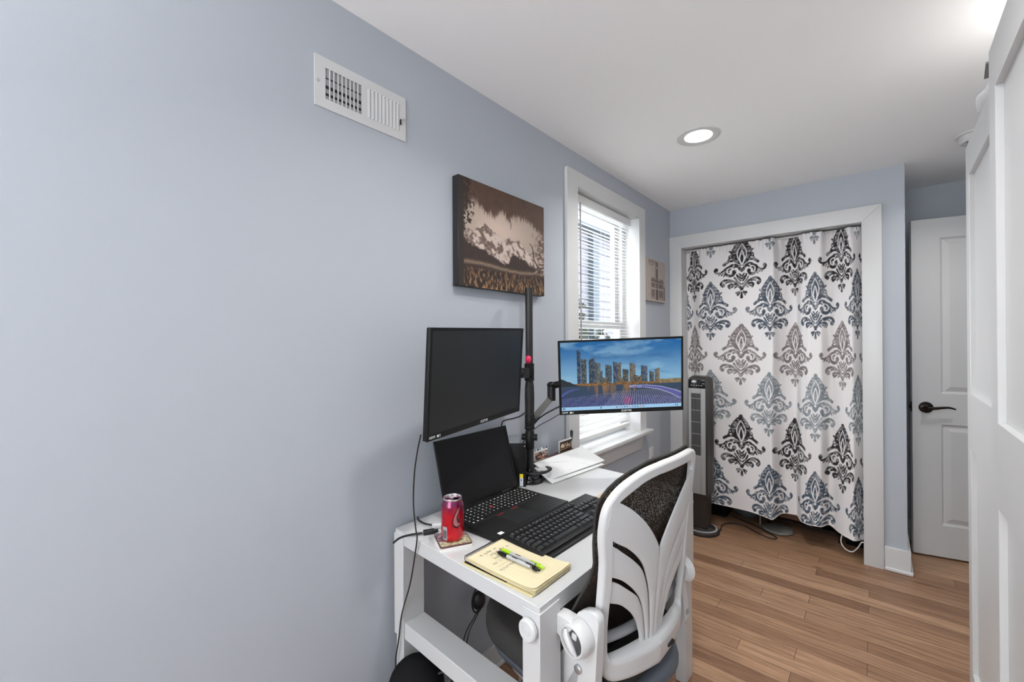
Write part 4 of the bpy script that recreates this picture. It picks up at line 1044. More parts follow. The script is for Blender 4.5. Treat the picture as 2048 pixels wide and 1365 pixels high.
grid_mesh('printed_face', plane_grid(o, np.array(c1), np.array(c2v), .088, .088, nxx, nxx), CC, attr_mat('glossy_coaster_print', .2), ct)

def can_mat():
    m = bpy.data.materials.new('cherry_red_can_print'); m.use_nodes = True; nt = m.node_tree; N = nt.nodes; Lk = nt.links; b = N['Principled BSDF']
    tc = N.new('ShaderNodeTexCoord'); sp = N.new('ShaderNodeSeparateXYZ'); Lk.new(tc.outputs['Object'], sp.inputs[0])
    n = N.new('ShaderNodeTexNoise'); n.inputs['Scale'].default_value = 26; Lk.new(tc.outputs['Object'], n.inputs['Vector'])
    ad = N.new('ShaderNodeMath'); ad.operation = 'MULTIPLY_ADD'; ad.inputs[1].default_value = .045; Lk.new(n.outputs['Fac'], ad.inputs[0]); Lk.new(sp.outputs['Z'], ad.inputs[2])
    r = N.new('ShaderNodeValToRGB'); e = r.color_ramp.elements
    mr = N.new('ShaderNodeMapRange'); mr.inputs['From Min'].default_value = ZT + .02; mr.inputs['From Max'].default_value = ZT + .17; Lk.new(ad.outputs[0], mr.inputs['Value']); Lk.new(mr.outputs[0], r.inputs[0])
    e[0].position = 0; e[0].color = (.62, .004, .012, 1); e[1].position = 1; e[1].color = (.13, .035, .12, 1)
    a = r.color_ramp.elements.new(.60); a.color = (.55, .004, .02, 1); c = r.color_ramp.elements.new(.74); c.color = (.20, .012, .055, 1)
    Lk.new(r.outputs[0], b.inputs['Base Color']); b.inputs['Metallic'].default_value = .55; b.inputs['Roughness'].default_value = .22; b.inputs['Coat Weight'].default_value = .5
    return m
CX_, CY_, CZ_ = .2365, .8325, ZT + .0106
can = thing('drink_can', 'opened cherry red soda can standing on the picture coaster', 'can', (CX_, CY_, CZ_))
MB().lathe([(.0, CZ_ + .004), (.020, CZ_ + .003), (.0245, CZ_), (.0262, CZ_ + .001), (.031, CZ_ + .008), (.033, CZ_ + .014), (.033, CZ_ + .098), (.0325, CZ_ + .102), (.0282, CZ_ + .1135), (.0268, CZ_ + .117)], (CX_, CY_, 0), 48).build('body', can_mat(), can)
MB().lathe([(.0268, CZ_ + .1165), (.0276, CZ_ + .1195), (.0272, CZ_ + .1215), (.0256, CZ_ + .1215), (.0246, CZ_ + .1165), (0, CZ_ + .1165)], (CX_, CY_, 0), 48).build('top_rim', M['alu'], can)
mb = MB(); mb.tube([(CX_ - .012 + .009 * math.cos(a), CY_ + .004 + .006 * math.sin(a), CZ_ + .1188) for a in np.linspace(0, 2 * PI, 18)[:-1]], .0016, 6, closed=True); mb.box(CX_ - .006, CX_ + .003, CY_ + .0, CY_ + .008, CZ_ + .117, CZ_ + .119)
mb.build('pull_tab', M['alu'], can)
mb = MB(); mb.lathe([(0, CZ_ + .1171), (.0082, CZ_ + .1171)], (CX_ + .0115, CY_ + .004, 0), 18, sx=1.0, sy=1.2); mb.build('mouth_hole', M['grille'], can)
def on_can(a, h, r=.0333): return (CX_ + r * math.cos(a), CY_ + r * math.sin(a), CZ_ + h)
def can_patch(a0, a1, h0, h1, m, name, r=.0333, nseg=10):
    mb = MB(); aa = np.linspace(a0, a1, nseg)
    for p, qv in zip(aa[:-1], aa[1:]): mb.quad(on_can(p, h0, r), on_can(qv, h0, r), on_can(qv, h1, r), on_can(p, h1, r))
    return mb.build(name, m, can)
AV = math.atan2(0 - CY_, 1.1817 - CX_)            # direction to the room side
can_patch(AV - .98, AV - .50, .008, .045, mat('silver_barcode_panel', (.50, .50, .52), .3, .5), 'barcode_panel')
mb = MB()
for i in range(9):
    a = AV - .94 + i * .046; mb.quad(on_can(a, .012, .0335), on_can(a + .018 + .012 * (i % 2), .012, .0335), on_can(a + .018 + .012 * (i % 2), .036, .0335), on_can(a, .036, .0335))
mb.build('barcode', M['black'], can, smooth=False)
def script_stroke(ctrl, w0, w1, m, name, r):
    pts = spline(ctrl, 8); mb = MB(); n = len(pts); L, R = [], []
    for i, p in enumerate(pts):
        t = pts[min(i + 1, n - 1)] - pts[max(i - 1, 0)]; d = np.hypot(t[0] * .033, t[1]) + 1e-9; nx_, nh = -t[1] / d, t[0] * .033 / d
        w = w0 + (w1 - w0) * math.sin(PI * i / (n - 1))
        L.append(on_can(p[0] + nx_ * w / .033, p[1] + nh * w, r)); R.append(on_can(p[0] - nx_ * w / .033, p[1] - nh * w, r))
    for i in range(n - 1): mb.quad(L[i], L[i + 1], R[i + 1], R[i])
    return mb.build(name, m, can)
cs = [(AV + .62, .098), (AV + .42, .088), (AV + .26, .072), (AV + .20, .058), (AV + .34, .050), (AV + .55, .051), (AV + .72, .054)]
script_stroke(cs, .0015, .0085, mat('black_script_outline', (.012, .004, .006), .3), 'script_outline', .0334)
script_stroke([(a + .035, h + .001) for a, h in cs], .0006, .0052, mat('rose_metallic_script', (.42, .17, .22), .25, .6), 'script_letter', .0336)
script_stroke([(AV + .50, .083), (AV + .42, .074), (AV + .46, .064), (AV + .58, .062), (AV + .64, .070)], .0006, .0028, mat('dark_script_inner', (.03, .006, .012), .3), 'script_inner', .0338)

# ------------------------------------------------------------------ cables at the desk end
cable('usb_cable', [(.022, .868, ZT + .004), (.05, .853, ZT + .006), (.085, .850, ZT + .006), (.118, .858, ZT + .007)], .003, M['rubber'], 'black cable with white connector lying behind the red can')
solo(MB(Matrix.Translation((.1275, .8660, ZT + .0066)) @ Matrix.Rotation(.75, 4, 'Z')).box(-.017, .013, -.008, .008, -.0065, .0065, .002, 1), 'cable_connector', M['plastic'], 'white square cable connector on the desk behind the red can', 'plug')
t = thing('hdmi_cable', 'black cable with thick plug lying across the near left desk edge', 'cable', (.13, .80, ZT))
MB().tube(spline([(.098, .722, ZT - .006), (.104, .742, ZT + .004), (.114, .771, ZT + .006), (.1325, .803, ZT + .006)], 8), .0033, 8).build('cord', M['rubber'], t)
PR = Matrix.Translation((.143, .822, ZT + .0065)) @ Matrix.Rotation(1.06, 4, 'Z')
mb = MB(PR); mb.box(-.019, .016, -.0085, .0085, -.0060, .0060, .002, 1); mb.box(.016, .026, -.006, .006, -.003, .003)
mb.build('plug', M['rubber'], t)

# ------------------------------------------------------------------ notepad and pens
np_ = thing('notepad', 'yellow spiral notepad with handwriting lying at the near desk corner', 'notepad', (.46, .845, ZT))
mb = MB(); mb.box(.349, .583, .7645, .9265, ZT + .0005, ZT + .0025); mb.build('back_cover', M['card'], np_, smooth=False)
NY0, NY1, NX0, NX1 = .7735, .9235, .352, .5855
MB().box(.352, .50, NY0 - .003, NY1, ZT + .0026, ZT + .0034).build('gap_shade_sheet', M['grille'], np_, smooth=False)  # black sheet standing in for shade in the gap under the leaves
rnd = random.Random(1); mb = MB()
for i in range(8):      # leaves fan upwards towards the spiral and at the right-hand edge
    j, jy = rnd.uniform(-.003, .003), rnd.uniform(-.0025, .002)
    xs_ = np.linspace(NX0 + .007, NX1 + j, 22)
    def zl(x, i=i): return ZT + .0036 + i * .00115 + .0042 * max(0, 1 - (x - NX0) / .11) ** 1.3 + .0006 * i * max(0, (x - NX1 + .05) / .05) ** 2
    low = [(float(x), zl(x)) for x in xs_]; up = [(float(x), zl(x) + .0009) for x in xs_[::-1]]
    mb.prism(low + up, NY0 + jy, NY1 + jy * .5, 'y')
mb.build('pages', M['paper'], np_, smooth=False)
nx, ny = 190, 124
u = np.linspace(0, 1, nx)[None, :].repeat(ny, 0); v = np.linspace(0, 1, ny)[:, None].repeat(nx, 1)
PCc = np.array([.74, .655, .43])[None, None] * (.95 + .1 * fbm(u * 6, v * 6, 9)[..., None])
# ruled lines run along local v; writing starts at the spiral end
for i in range(24):
    m = np.abs(u - (.10 + i * .037)) < .0032; PCc = np.where(m[..., None], PCc * np.array([.84, .83, .85]), PCc)
PCc = np.where((np.abs(v - .30) < .004)[..., None], PCc * np.array([.92, .80, .75]), PCc)
ink = np.zeros((ny, nx)); rnd = random.Random(11)
for (ul, v0, v1) in ((.10, .18, .62), (.175, .34, .80), (.25, .30, .62), (.325, .16, .50), (.47, .10, .46)):
    vp = v0
    while vp < v1:
        wl = rnd.uniform(.02, .045)
        for s in range(2):
            p0 = (ul + rnd.uniform(-.02, .02), vp + rnd.uniform(0, wl)); p1 = (ul + rnd.uniform(-.022, .022), vp + rnd.uniform(0, wl)); p2 = (ul + rnd.uniform(-.02, .02), vp + wl)
            ink = np.maximum(ink, (sd_stroke(u, v * 1.0, [p0, p1, p2], [.0042] * 3) < 0) * .8)
        vp += wl + (rnd.random() < .15) * .05
# longer underline of the written word
ink = np.maximum(ink, (sd_stroke(u, v, [(.40, .16), (.405, .50)], [.003, .003]) < 0) * .7)
PCc = PCc * (1 - ink[..., None]) + np.array([.20, .18, .17]) * ink[..., None]
Pg = plane_grid((NX0 + .006, NY0 - .001, ZT + .0131), (1, 0, 0), (0, 1, 0), NX1 - NX0 - .005, NY1 - NY0, nx, ny)
Pg[..., 2] += .0042 * np.clip(1 - (Pg[..., 0] - NX0) / .11, 0, 1) ** 1.3 + .0052 * np.clip((Pg[..., 0] - NX1 + .05) / .05, 0, 1) ** 2 + .0010 * np.sin(v * 7) * u ** 4
_cr = (1 - u) ** 2 * 100 * (1 + 0 * v)
Pg[..., 0] -= .006 * np.clip(1 - v / .08, 0, 1) ** 2 * u ** 20 + .006 * np.clip(1 - (1 - v) / .08, 0, 1) ** 2 * u ** 20
grid_mesh('written_page', Pg, PCc, attr_mat('ruled_yellow_paper', .8), np_)
mb = MB()
for i in range(30):
    y = NY0 + .002 + i * .005
    mb.tube([(NX0 + .003 + .0075 * math.cos(a), y + .0012 * a / 6.28, ZT + .0108 + .0095 * math.sin(a)) for a in np.linspace(0, 2 * PI, 12)], .0009, 6)
mb.build('spiral', M['dark'], np_)
PZ = ZT + .0200
def pen(label, x0, y0, x1, y1, grip):
    a = math.atan2(y1 - y0, x1 - x0); L = math.hypot(x1 - x0, y1 - y0)
    xf = Matrix.Translation((x0, y0, PZ)) @ Matrix.Rotation(a, 4, 'Z')
    t = thing('pen', label, 'pen', (x0, y0, PZ), 'pens on the notepad')
    MB(xf).lathe([(.0043, .042), (.0045, .05), (.0045, L - .034), (.0043, L - .028)], seg=16, axis='x').build('barrel', M['clear'], t)
    MB(xf).lathe([(.0030, .010), (.0048, .016), (.0058, .026), (.0052, .036), (.0048, .043)], seg=16, axis='x').build('grip', grip, t)
    MB(xf).lathe([(.0006, 0), (.0014, .003), (.0030, .0105)], seg=12, axis='x').build('tip', M['steel'], t)
    mb = MB(xf); mb.lathe([(.0046, L - .022), (.0052, L - .012), (.0045, L - .008), (.0028, L - .006), (.0026, L)], seg=16, axis='x'); mb.box(L - .044, L - .012, -.002, .002, .0050, .0064, .0005, 1)
    mb.build('clip', grip, t)
    mb = MB(xf); mb.box(.060, .078, -.0014, .0014, .0043, .0047); mb.build('print', M['black'], t, smooth=False)
pen('lime green tipped clear pen lying on the yellow notepad', .396, .8595, .551, .856, M['lime'])
pen('black tipped clear pen lying on the yellow notepad', .398, .8425, .549, .8400, M['black'])

# small printed note at the keyboard's far end
solo(MB(Matrix.Translation((.455, 1.445, ZT + .001)) @ Matrix.Rotation(.1, 4, 'Z')).box(-.075, .05, -.03, .085, 0, .0015), 'paper_note', mat('peach_printed_note', (.62, .50, .36), .7, var=.3, vscale=40), 'peach and green printed note half hidden beyond the keyboard', 'note', smooth=False)

# ------------------------------------------------------------------ envelopes, tray and cards by the wall
def slab(c, th):
    mb = MB(); a = Vector(c[1]) - Vector(c[0]); b = Vector(c[3]) - Vector(c[0]); n = a.cross(b).normalized()
    if n.z < 0: n = -n
    P = [Vector(p) for p in c]; A = [mb.bm.verts.new(p) for p in P]; B = [mb.bm.verts.new(p + n * th) for p in P]
    mb._f(A[::-1]); mb._f(B)
    for k in range(4): mb._f([A[k], A[(k + 1) % 4], B[(k + 1) % 4], B[k]])
    return mb, P, n
EN1 = [(.161, 1.4547, .741), (.200, 1.820, .744), (.072, 1.823, .791), (.072, 1.434, .793)]
en = thing('envelope', 'large white envelope on top of the stack by the window sill', 'envelope', (.12, 1.63, .745), 'white envelopes by the wall')
mb, P, n = slab(EN1, .004); mb.build('envelope_body', M['enve'], en, smooth=False)
q = [p + n * .0043 for p in P]; mid = (q[0] * .45 + q[1] * .55) * .55 + (q[3] * .45 + q[2] * .55) * .45
mb = MB(); mb.tube([q[0] * .3 + q[1] * .7, mid, q[3]], .0006, 5); mb.tube([q[3] * .35 + q[2] * .65, mid], .0006, 5); mb.build('flap_fold', M['enve'], en)
EN0 = [(.1735, 1.428, .7295), (.2065, 1.800, .7305), (.0785, 1.805, .776), (.0785, 1.43, .776)]
mb, P, n = slab(EN0, .004); e0 = tag(mb.build('envelope', M['enve'], smooth=False), 'lower white envelope under the top one, front corner showing on the desk', 'envelope', 'white envelopes by the wall')
solo(MB().box(.030, .068, 1.470, 1.785, ZT + .0005, .788, .002, 1), 'card_tray', M['brown'], 'narrow brown box along the wall behind the white envelopes', 'box')
def cardgrid(name, y0, y1, z0, z1, x, seed, label, base, marks):
    t = thing(name, label, 'card', (x, (y0 + y1) / 2, z0), 'photo cards on the brown box')
    MB(frame((x, 0, 0), (1, 0, 0), (0, 1, 0), (0, 0, 1))).box(-.0012, 0, y0, y1, z0, z1).build('card_stock', M['enve'], t, smooth=False)
    nx, ny = 60, 40; u = np.linspace(0, 1, nx)[None, :].repeat(ny, 0); v = np.linspace(0, 1, ny)[:, None].repeat(nx, 1)
    C = np.array(base)[None, None] * np.ones((ny, nx, 1)); C = marks(u, v, C)
    grid_mesh('printed_face', plane_grid((x + .0003, y0, z0), (0, 1, 0), (0, 0, 1), y1 - y0, z1 - z0, nx, ny), C, attr_mat(name + '_print', .5), t)
def mk1(u, v, C):
    m = (u > .06) & (v < .68) & (v > .05); nz = fbm(u * 9, v * 7, 3)
    C = np.where(m[..., None], np.array([.06, .03, .025]) * (1 - sstep(.45, .65, nz))[..., None] + np.array([.55, .28, .20]) * sstep(.45, .65, nz)[..., None], C)
    m = (u > .62) & (v > .25) & (v < .62) & (vnoise(u * 20, v * 14, 5) > .5); C = np.where(m[..., None], np.array([.7, .68, .66]), C)
    m = (v > .84) & (vnoise(u * 16, v * 3, 9) > .5); return np.where(m[..., None], np.array([.05, .08, .12]), C)
def mk2(u, v, C):
    m = (u > .08) & (v < .86); C = np.where(m[..., None], np.array([.045, .022, .014]), C)
    m = (v > .34) & (v < .66) & (u > .16) & (u < .96) & (vnoise(u * 17, v * 5, 4) > .42); C = np.where(m[..., None], np.array([.72, .55, .38]), C)
    m = (np.abs(v - .20 - .06 * u) < .03); return np.where(m[..., None], np.array([.5, .30, .18]), C)
cardgrid('photo_card', 1.468, 1.565, .789, .842, .0505, 1, 'small photo card standing left on the brown box near the pole', (.70, .70, .70), mk1)
cardgrid('photo_card', 1.656, 1.768, .789, .846, .0505, 2, 'small dark brown lettered card standing on box below window casing', (.70, .70, .68), mk2)
td = thing('hand_tool', 'dark teardrop handled tool upright against the white window casing', 'tool', (.045, 1.776, .79))
MB().lathe([(.0035, .829), (.0045, .834), (.0065, .850), (.0080, .868), (.0070, .876), (.003, .8785), (0, .879)], (.045, 1.776, 0), 18).build('handle', mat('dark_green_grey_handle', (.035, .045, .045), .4), td)
MB().cyl((.045, 1.776, .789), (.045, 1.776, .831), .0016, 8).build('shaft', M['steel'], td)

# ------------------------------------------------------------------ under the desk
ad = thing('power_adapter', 'black power adapter with coiled cord hanging under the desk', 'power adapter', (.035, 1.16, .36))
mb = MB(); mb.sphere((.045, 1.128, .345), .024, .028, .034); mb.build('adapter_body', M['rubber'], ad)
mb = MB(); mb.tube([(.047, 1.122 + .030 * math.cos(a), .350 + .046 * math.sin(a)) for a in np.linspace(0, 2 * PI, 26)[:-1]], .0032, 7, closed=True)
mb.tube(spline([(.045, 1.16, .40), (.043, 1.18, .50), (.05, 1.20, .62), (.05, 1.20, .66)], 6), .0032, 7); mb.build('coiled_cord', M['rubber'], ad)
MB().tube(spline([(.040, 1.138, .315), (.033, 1.115, .280), (.032, 1.072, .242), (.032, 1.04, .15), (.034, 1.02, .02)], 6), .0022, 7).build('lead', M['rubber'], ad)
MB().tube(spline([(.042, 1.145, .315), (.036, 1.125, .280), (.036, 1.086, .240), (.036, 1.06, .15), (.038, 1.05, .02)], 6), .0022, 7).build('lead', M['rubber'], ad)
bg = thing('floor_bag', 'black rounded bag standing on floor under near desk end', 'bag', (.150, .765, 0))
mb = MB(); prof = [(.055, 0.0), (.072, .012), (.078, .06), (.081, .16), (.082, .28)] + [(.082 * math.cos(t), .30 + .083 * math.sin(t)) for t in np.linspace(.1, PI / 2 - .02, 9)]
mb.lathe(prof, (.150, .765, 0), 40); mb.build('bag_body', M['bag'], bg)
MB().tube(spline([(.205, .80, .345), (.225, .815, .352), (.238, .825, .335), (.232, .82, .29)], 6), .004, 8).build('strap', M['rubber'], bg)

# ------------------------------------------------------------------ tower fan
FX, FY = .262, 3.085
fn = thing('tower_fan', 'tall dark tower fan with silver front panel standing before the curtain', 'fan', (FX, FY, 0))
MB().lathe([(.113, 0), (.115, .006), (.113, .018), (.100, .026), (.060, .034), (.045, .050)], (FX, FY, 0), 48).build('base', M['fan'], fn)
MB().lathe([(.102, .0265), (.098, .0285)], (FX, FY, 0), 48).build('base_ring', M['gplas'], fn)
def fan_sec(hw, d):   # D-shaped plan, flat front to -y
    return [(-hw * .80, -d * .5), (hw * .80, -d * .5)] + [(hw * math.cos(t), d * .06 + d * .5 * math.sin(t)) for t in np.linspace(-.45, PI + .45, 18)]
def fan_loft(mb, levels):
    rings = []
    for (z, s, dz) in levels:
        sec = fan_sec(.078 * s, .150 * s)
        rings.append([mb.bm.verts.new((FX + x, FY + y, z)) for x, y in sec])
    n = len(rings[0])
    for A, B in zip(rings[:-1], rings[1:]):
        for k in range(n): mb._f([A[k], A[(k + 1) % n], B[(k + 1) % n], B[k]])
    mb._f(rings[0][::-1]); mb._f(rings[-1])
mb = MB(); fan_loft(mb, [(.040, .74, 0), (.26, .80, 0), (.30, .98, 0), (.98, 1.0, 0), (1.035, .98, 0), (1.058, .90, 0), (1.068, .74, 0)]); mb.build('housing', M['fan'], fn, angle=35)
fy = FY - .075
mb = MB()
mb.box(FX - .058, FX - .040, fy - .006, fy + .002, .275, .990, .002, 1); mb.box(FX + .022, FX + .052, fy - .006, fy + .002, .275, .990, .002, 1)
mb.box(FX - .040, FX + .022, fy - .006, fy + .002, .275, .535, .002, 1); mb.box(FX - .040, FX + .022, fy - .006, fy + .002, .955, .990, .002, 1)
mb.build('front_panel', M['silver'], fn)
MB().box(FX - .0405, FX + .0225, fy - .001, fy + .001, .53, .96).build('intake', M['grille'], fn, smooth=False)
mb = MB()
for i in range(7): mb.box(FX - .034 + i * .0085, FX - .0328 + i * .0085, fy - .0035, fy - .0018, .535, .955)
for i in range(5): mb.box(FX - .040, FX + .022, fy - .0055, fy - .0035, .600 + i * .080, .6032 + i * .080)
mb.build('grille', M['silver'], fn, smooth=False)
MB().box(FX - .056, FX + .050, fy - .004, fy + .002, .993, 1.050, .003, 2).build('control_panel', mat('glossy_black_panel', (.008, .008, .008), .12), fn)
mb = MB(); mb.lathe([(.011, fy - .004), (.011, fy - .008), (.009, fy - .009), (0, fy - .009)], (FX - .020, 0, 1.035), 18, 'y', sx=.8, sy=1.5); mb.build('knob', M['steel'], fn)
mb = MB()
for i in range(5): mb.box(FX - .04 + i * .016, FX - .034 + i * .016, fy - .0046, fy - .0038, 1.008, 1.012)
mb.build('indicator_mark', M['wht'], fn, smooth=False)

# ------------------------------------------------------------------ curtain with damask print
def damask():
    """one motif, half drawn and mirrored; unit px, centre axis x = 0, top y = 0, bottom y = 490"""
    step = 1.6; xs_ = np.arange(-245, 246, step); ys_ = np.arange(-8, 498, step)
    Y, Xf = np.meshgrid(ys_, xs_, indexing='ij'); X = -np.abs(Xf)
    sol = np.full(X.shape, 1e9); cut = np.full(X.shape, 1e9); top2 = np.full(X.shape, 1e9); cut2 = np.full(X.shape, 1e9)
    A = lambda d: np.minimum(sol, d)
    # scalloped bud
    for (cx, cy, r) in ((0, 16, 13), (0, 34, 22), (-14, 52, 24), (-26, 74, 27), (-36, 98, 30), (-40, 122, 30), (-36, 146, 30), (-24, 168, 30), (-6, 190, 22), (0, 130, 50)):
        sol = A(np.hypot((X - cx * 1.32) / 1.08, Y - cy) - r - 3)
    for (x0, y0, x1, y1) in ((-18, 44, -34, 40), (-34, 66, -54, 62), (-44, 92, -68, 90), (-46, 118, -72, 120)):
        cut = np.minimum(cut, sd_stroke(X, Y, [(x0, y0), (x1, y1)], [1.5, 2.5]))
    cut = np.minimum(cut, stroke(X, Y, [(0, 48), (-20, 74), (-38, 112), (-36, 152), (-16, 190)], 4.0, 5.0))
    # inner bud: white lozenge with dark core
    cut = np.minimum(cut, stroke(X, Y, [(0, 104), (-10, 124), (-20, 158), (-16, 186), (0, 214)], 6.5, 6.5)); 
    top2 = np.minimum(top2, stroke(X, Y, [(0, 118), (-4, 134), (-8, 150), (-3, 160)], 4, 3)); top2 = np.minimum(top2, stroke(X, Y, [(0, 160), (-8, 172), (-4, 190), (0, 200)], 4, 2))
    # wing leaves
    sol = A(stroke(X, Y, [(-10, 216), (-40, 190), (-78, 176), (-112, 184), (-150, 208)], 7, 3, n=8)); sol = A(stroke(X, Y, [(-70, 178), (-100, 180), (-128, 192), (-146, 204)], 6, 10))
    sol = A(stroke(X, Y, [(-56, 178), (-74, 148), (-96, 132), (-104, 148), (-96, 158), (-88, 150)], 3.2, 3.2))
    sol = A(stroke(X, Y, [(-104, 160), (-112, 172), (-90, 176)], 3, 3)); sol = A(stroke(X, Y, [(-84, 132), (-92, 104), (-100, 100)], 2, 4.5))
    sol = A(stroke(X, Y, [(-20, 226), (-48, 212), (-80, 210), (-104, 222)], 6, 3)); cut = np.minimum(cut, stroke(X, Y, [(-16, 218), (-50, 202), (-88, 198), (-124, 212)], 2.6, 2.6))
    # big C scroll
    sol = A(stroke(X, Y, [(-78, 222), (-110, 226), (-132, 246), (-130, 276), (-106, 296), (-76, 294), (-62, 276)], 4, 11)); sol = A(np.hypot(X + 62, Y - 270) - 15)
    sol = A(stroke(X, Y, [(-92, 244), (-106, 252), (-104, 270)], 6, 3)); sol = A(stroke(X, Y, [(-30, 232), (-52, 226), (-66, 236)], 7, 4))
    # outward arm with curl
    sol = A(stroke(X, Y, [(-128, 232), (-152, 256), (-182, 268), (-208, 262), (-220, 244), (-208, 232)], 4.5, 7)); sol = A(np.hypot(X + 207, Y - 240) - 14)
    for (a, b, c, d) in ((-150, 274, -162, 286), (-134, 280, -144, 296), (-170, 276, -184, 284)): sol = A(sd_stroke(X, Y, [(a, b), (c, d)], [2.2, 3.6]))
    # heart and chevrons down the axis
    sol = A(stroke(X, Y, [(0, 256), (-10, 244), (-22, 240), (-20, 252), (0, 268)], 5, 6))
    for k, y in enumerate((300, 322)): sol = A(sd_stroke(X, Y, [(0, y + 8), (-10, y), (-22, y - 14)], [4, 4.5, 3]))
    sol = A(stroke(X, Y, [(-8, 346), (-24, 330), (-36, 306), (-40, 296)], 4, 6)); sol = A(stroke(X, Y, [(-6, 372), (-34, 350), (-58, 318)], 3.5, 6))
    # lower scroll
    sol = A(stroke(X, Y, [(-6, 398), (-32, 374), (-70, 344), (-116, 330), (-152, 338), (-166, 360), (-152, 376)], 4, 9)); sol = A(np.hypot(X + 148, Y - 370) - 13)
    sol = A(stroke(X, Y, [(-84, 350), (-108, 346), (-126, 352)], 3, 5))
    sol = A(stroke(X, Y, [(-14, 398), (-50, 374), (-84, 368), (-104, 378), (-96, 394)], 4, 9)); cut = np.minimum(cut, stroke(X, Y, [(-20, 392), (-52, 380), (-86, 380)], 1.8, 1.8))
    sol = A(sd_stroke(X, Y, [(-60, 372), (-92, 398)], [10, 3])); sol = A(sd_stroke(X, Y, [(-34, 380), (-58, 400)], [6, 2]))
    # knob and drops
    sol = A(np.hypot(X, (Y - 406) * 1.0) - 15)
    sol = A(sd_stroke(X, Y, [(-14, 430), (-40, 440)], [2.5, 8])); sol = A(sd_stroke(X, Y, [(-12, 438), (-32, 458)], [2, 5])); sol = A(sd_stroke(X, Y, [(0, 434), (0, 474)], [2.5, 11]))
    a = np.clip(.5 - (sol - 2.6) / 2.2, 0, 1) * (1 - np.clip(.5 - (cut + .6) / 2.0, 0, 1)); a = np.maximum(a, np.clip(.5 - (top2 - 1.2) / 2.0, 0, 1))
    return a, xs_[0], ys_[0], step
DM, dx0, dy0, dst = damask()
cnx, cnz = 560, 640
xk = [.085, .141, .2675, .4802, .6546, .7809, .8924, 1.0371, 1.1057, 1.1310]; sk = [-.17, 0, .2, .4, .6, .8, 1.0, 1.2, 1.4, 1.50]
dk_x = [.085, .11, .145, .20, .30, .46, .60, .672, .692, .72, .79, .815, .86, .93, .955, .985, 1.03, 1.08, 1.11, 1.131]
dk_y = [.020, .028, .020, -.004, -.010, -.016, -.024, -.036, .006, .018, .022, -.016, -.030, -.024, .014, .010, -.012, -.026, -.006, .010]
xx = np.linspace(.0855, 1.1305, cnx); yy = np.interp(xx, dk_x, np.array(dk_y) * 1.55)
ker = np.hanning(19); ker /= ker.sum(); yy = np.convolve(np.pad(yy, 9, 'edge'), ker, 'valid')
ssx = np.interp(xx, xk, sk); ssx = np.convolve(np.pad(ssx, 25, 'reflect', reflect_type='odd'), np.ones(51) / 51, 'valid')
hem = np.interp(xx, [.085, .24, .52, .66, .70, .94, 1.0, 1.131], [.137, .137, .150, .142, .158, .158, .128, .112])
tt = np.linspace(0, 1, cnz)[:, None]
Z = hem[None, :] * (1 - tt) + 1.992 * tt
fold = .95 + .75 * (1 - tt)
Yc = D + .062 + yy[None, :] * fold + .004 * np.sin(Z * 9 + xx[None, :] * 5) + .010 * np.sin(xx[None, :] * 140) * sstep(1.90, 1.99, Z)
Xc = np.repeat(xx[None, :], cnz, 0) + .006 * np.sin(Z * 3.1 + xx[None, :] * 4) * np.sin(PI * (xx[None, :] - .085) / 1.046)
P3 = np.stack([Xc, Yc, Z], -1)
SS = ssx[None, :] + 0 * Z
base = np.array([.80, .775, .775])[None, None] * np.ones_like(P3)
colr = [srgb(46, 44, 46), srgb(78, 87, 99), srgb(128, 118, 119), srgb(132, 140, 145), srgb(46, 43, 47), srgb(74, 87, 101)]
Crt = base.copy()
wear = fbm(SS * 60, Z * 60, 4, 4)
def lay(zc, par, col):
    ph = ((SS + .2 - par) % .4) - .2
    mx = ph / .00076; my = (zc + .210 - Z) / .00087
    ix = (mx - dx0) / dst; iy = (my - dy0) / dst
    i0 = np.floor(ix).astype(int); j0 = np.floor(iy).astype(int); fx = ix - i0; fy2 = iy - j0
    ok = (i0 >= 0) & (i0 < DM.shape[1] - 1) & (j0 >= 0) & (j0 < DM.shape[0] - 1)
    i0 = np.clip(i0, 0, DM.shape[1] - 2); j0 = np.clip(j0, 0, DM.shape[0] - 2)
    a = (DM[j0, i0] * (1 - fx) + DM[j0, i0 + 1] * fx) * (1 - fy2) + (DM[j0 + 1, i0] * (1 - fx) + DM[j0 + 1, i0 + 1] * fx) * fy2
    return np.where(ok, a, 0) * (.70 + .30 * sstep(.30, .55, wear))
rows_ = [(2.129, .2, 3), (1.818, 0.0, 0), (1.531, .2, 1), (1.219, 0.0, 2), (.892, .2, 3), (.590, 0.0, 4), (.283, .2, 5)]
for zc, par, ci in rows_:
    a = lay(zc, par, None)[..., None]; Crt = Crt * (1 - a) + np.array(colr[ci]) * a
ct = thing('curtain', 'pale damask patterned curtain in slate and black closing the closet opening', 'curtain', (.61, D + .06, .13))
grid_mesh('drape', P3, Crt, attr_mat('printed_curtain_cloth', .85, spec=.2), ct)
mb = MB()
hp = [tuple(P3[0, i] + np.array([0, -.0015, 0])) for i in range(0, cnx, 4)]
mb.tube(hp, .0022, 6); mb.build('hem', mat('cream_hem', (.70, .66, .62), .8), ct)
solo(MB().cyl((CX0 + .001, D + .070, 1.990), (CX1 - .001, D + .070, 1.990), .007, 16), 'curtain_rod', M['white'], 'white tension rod carrying the curtain under the closet head trim', 'rod')

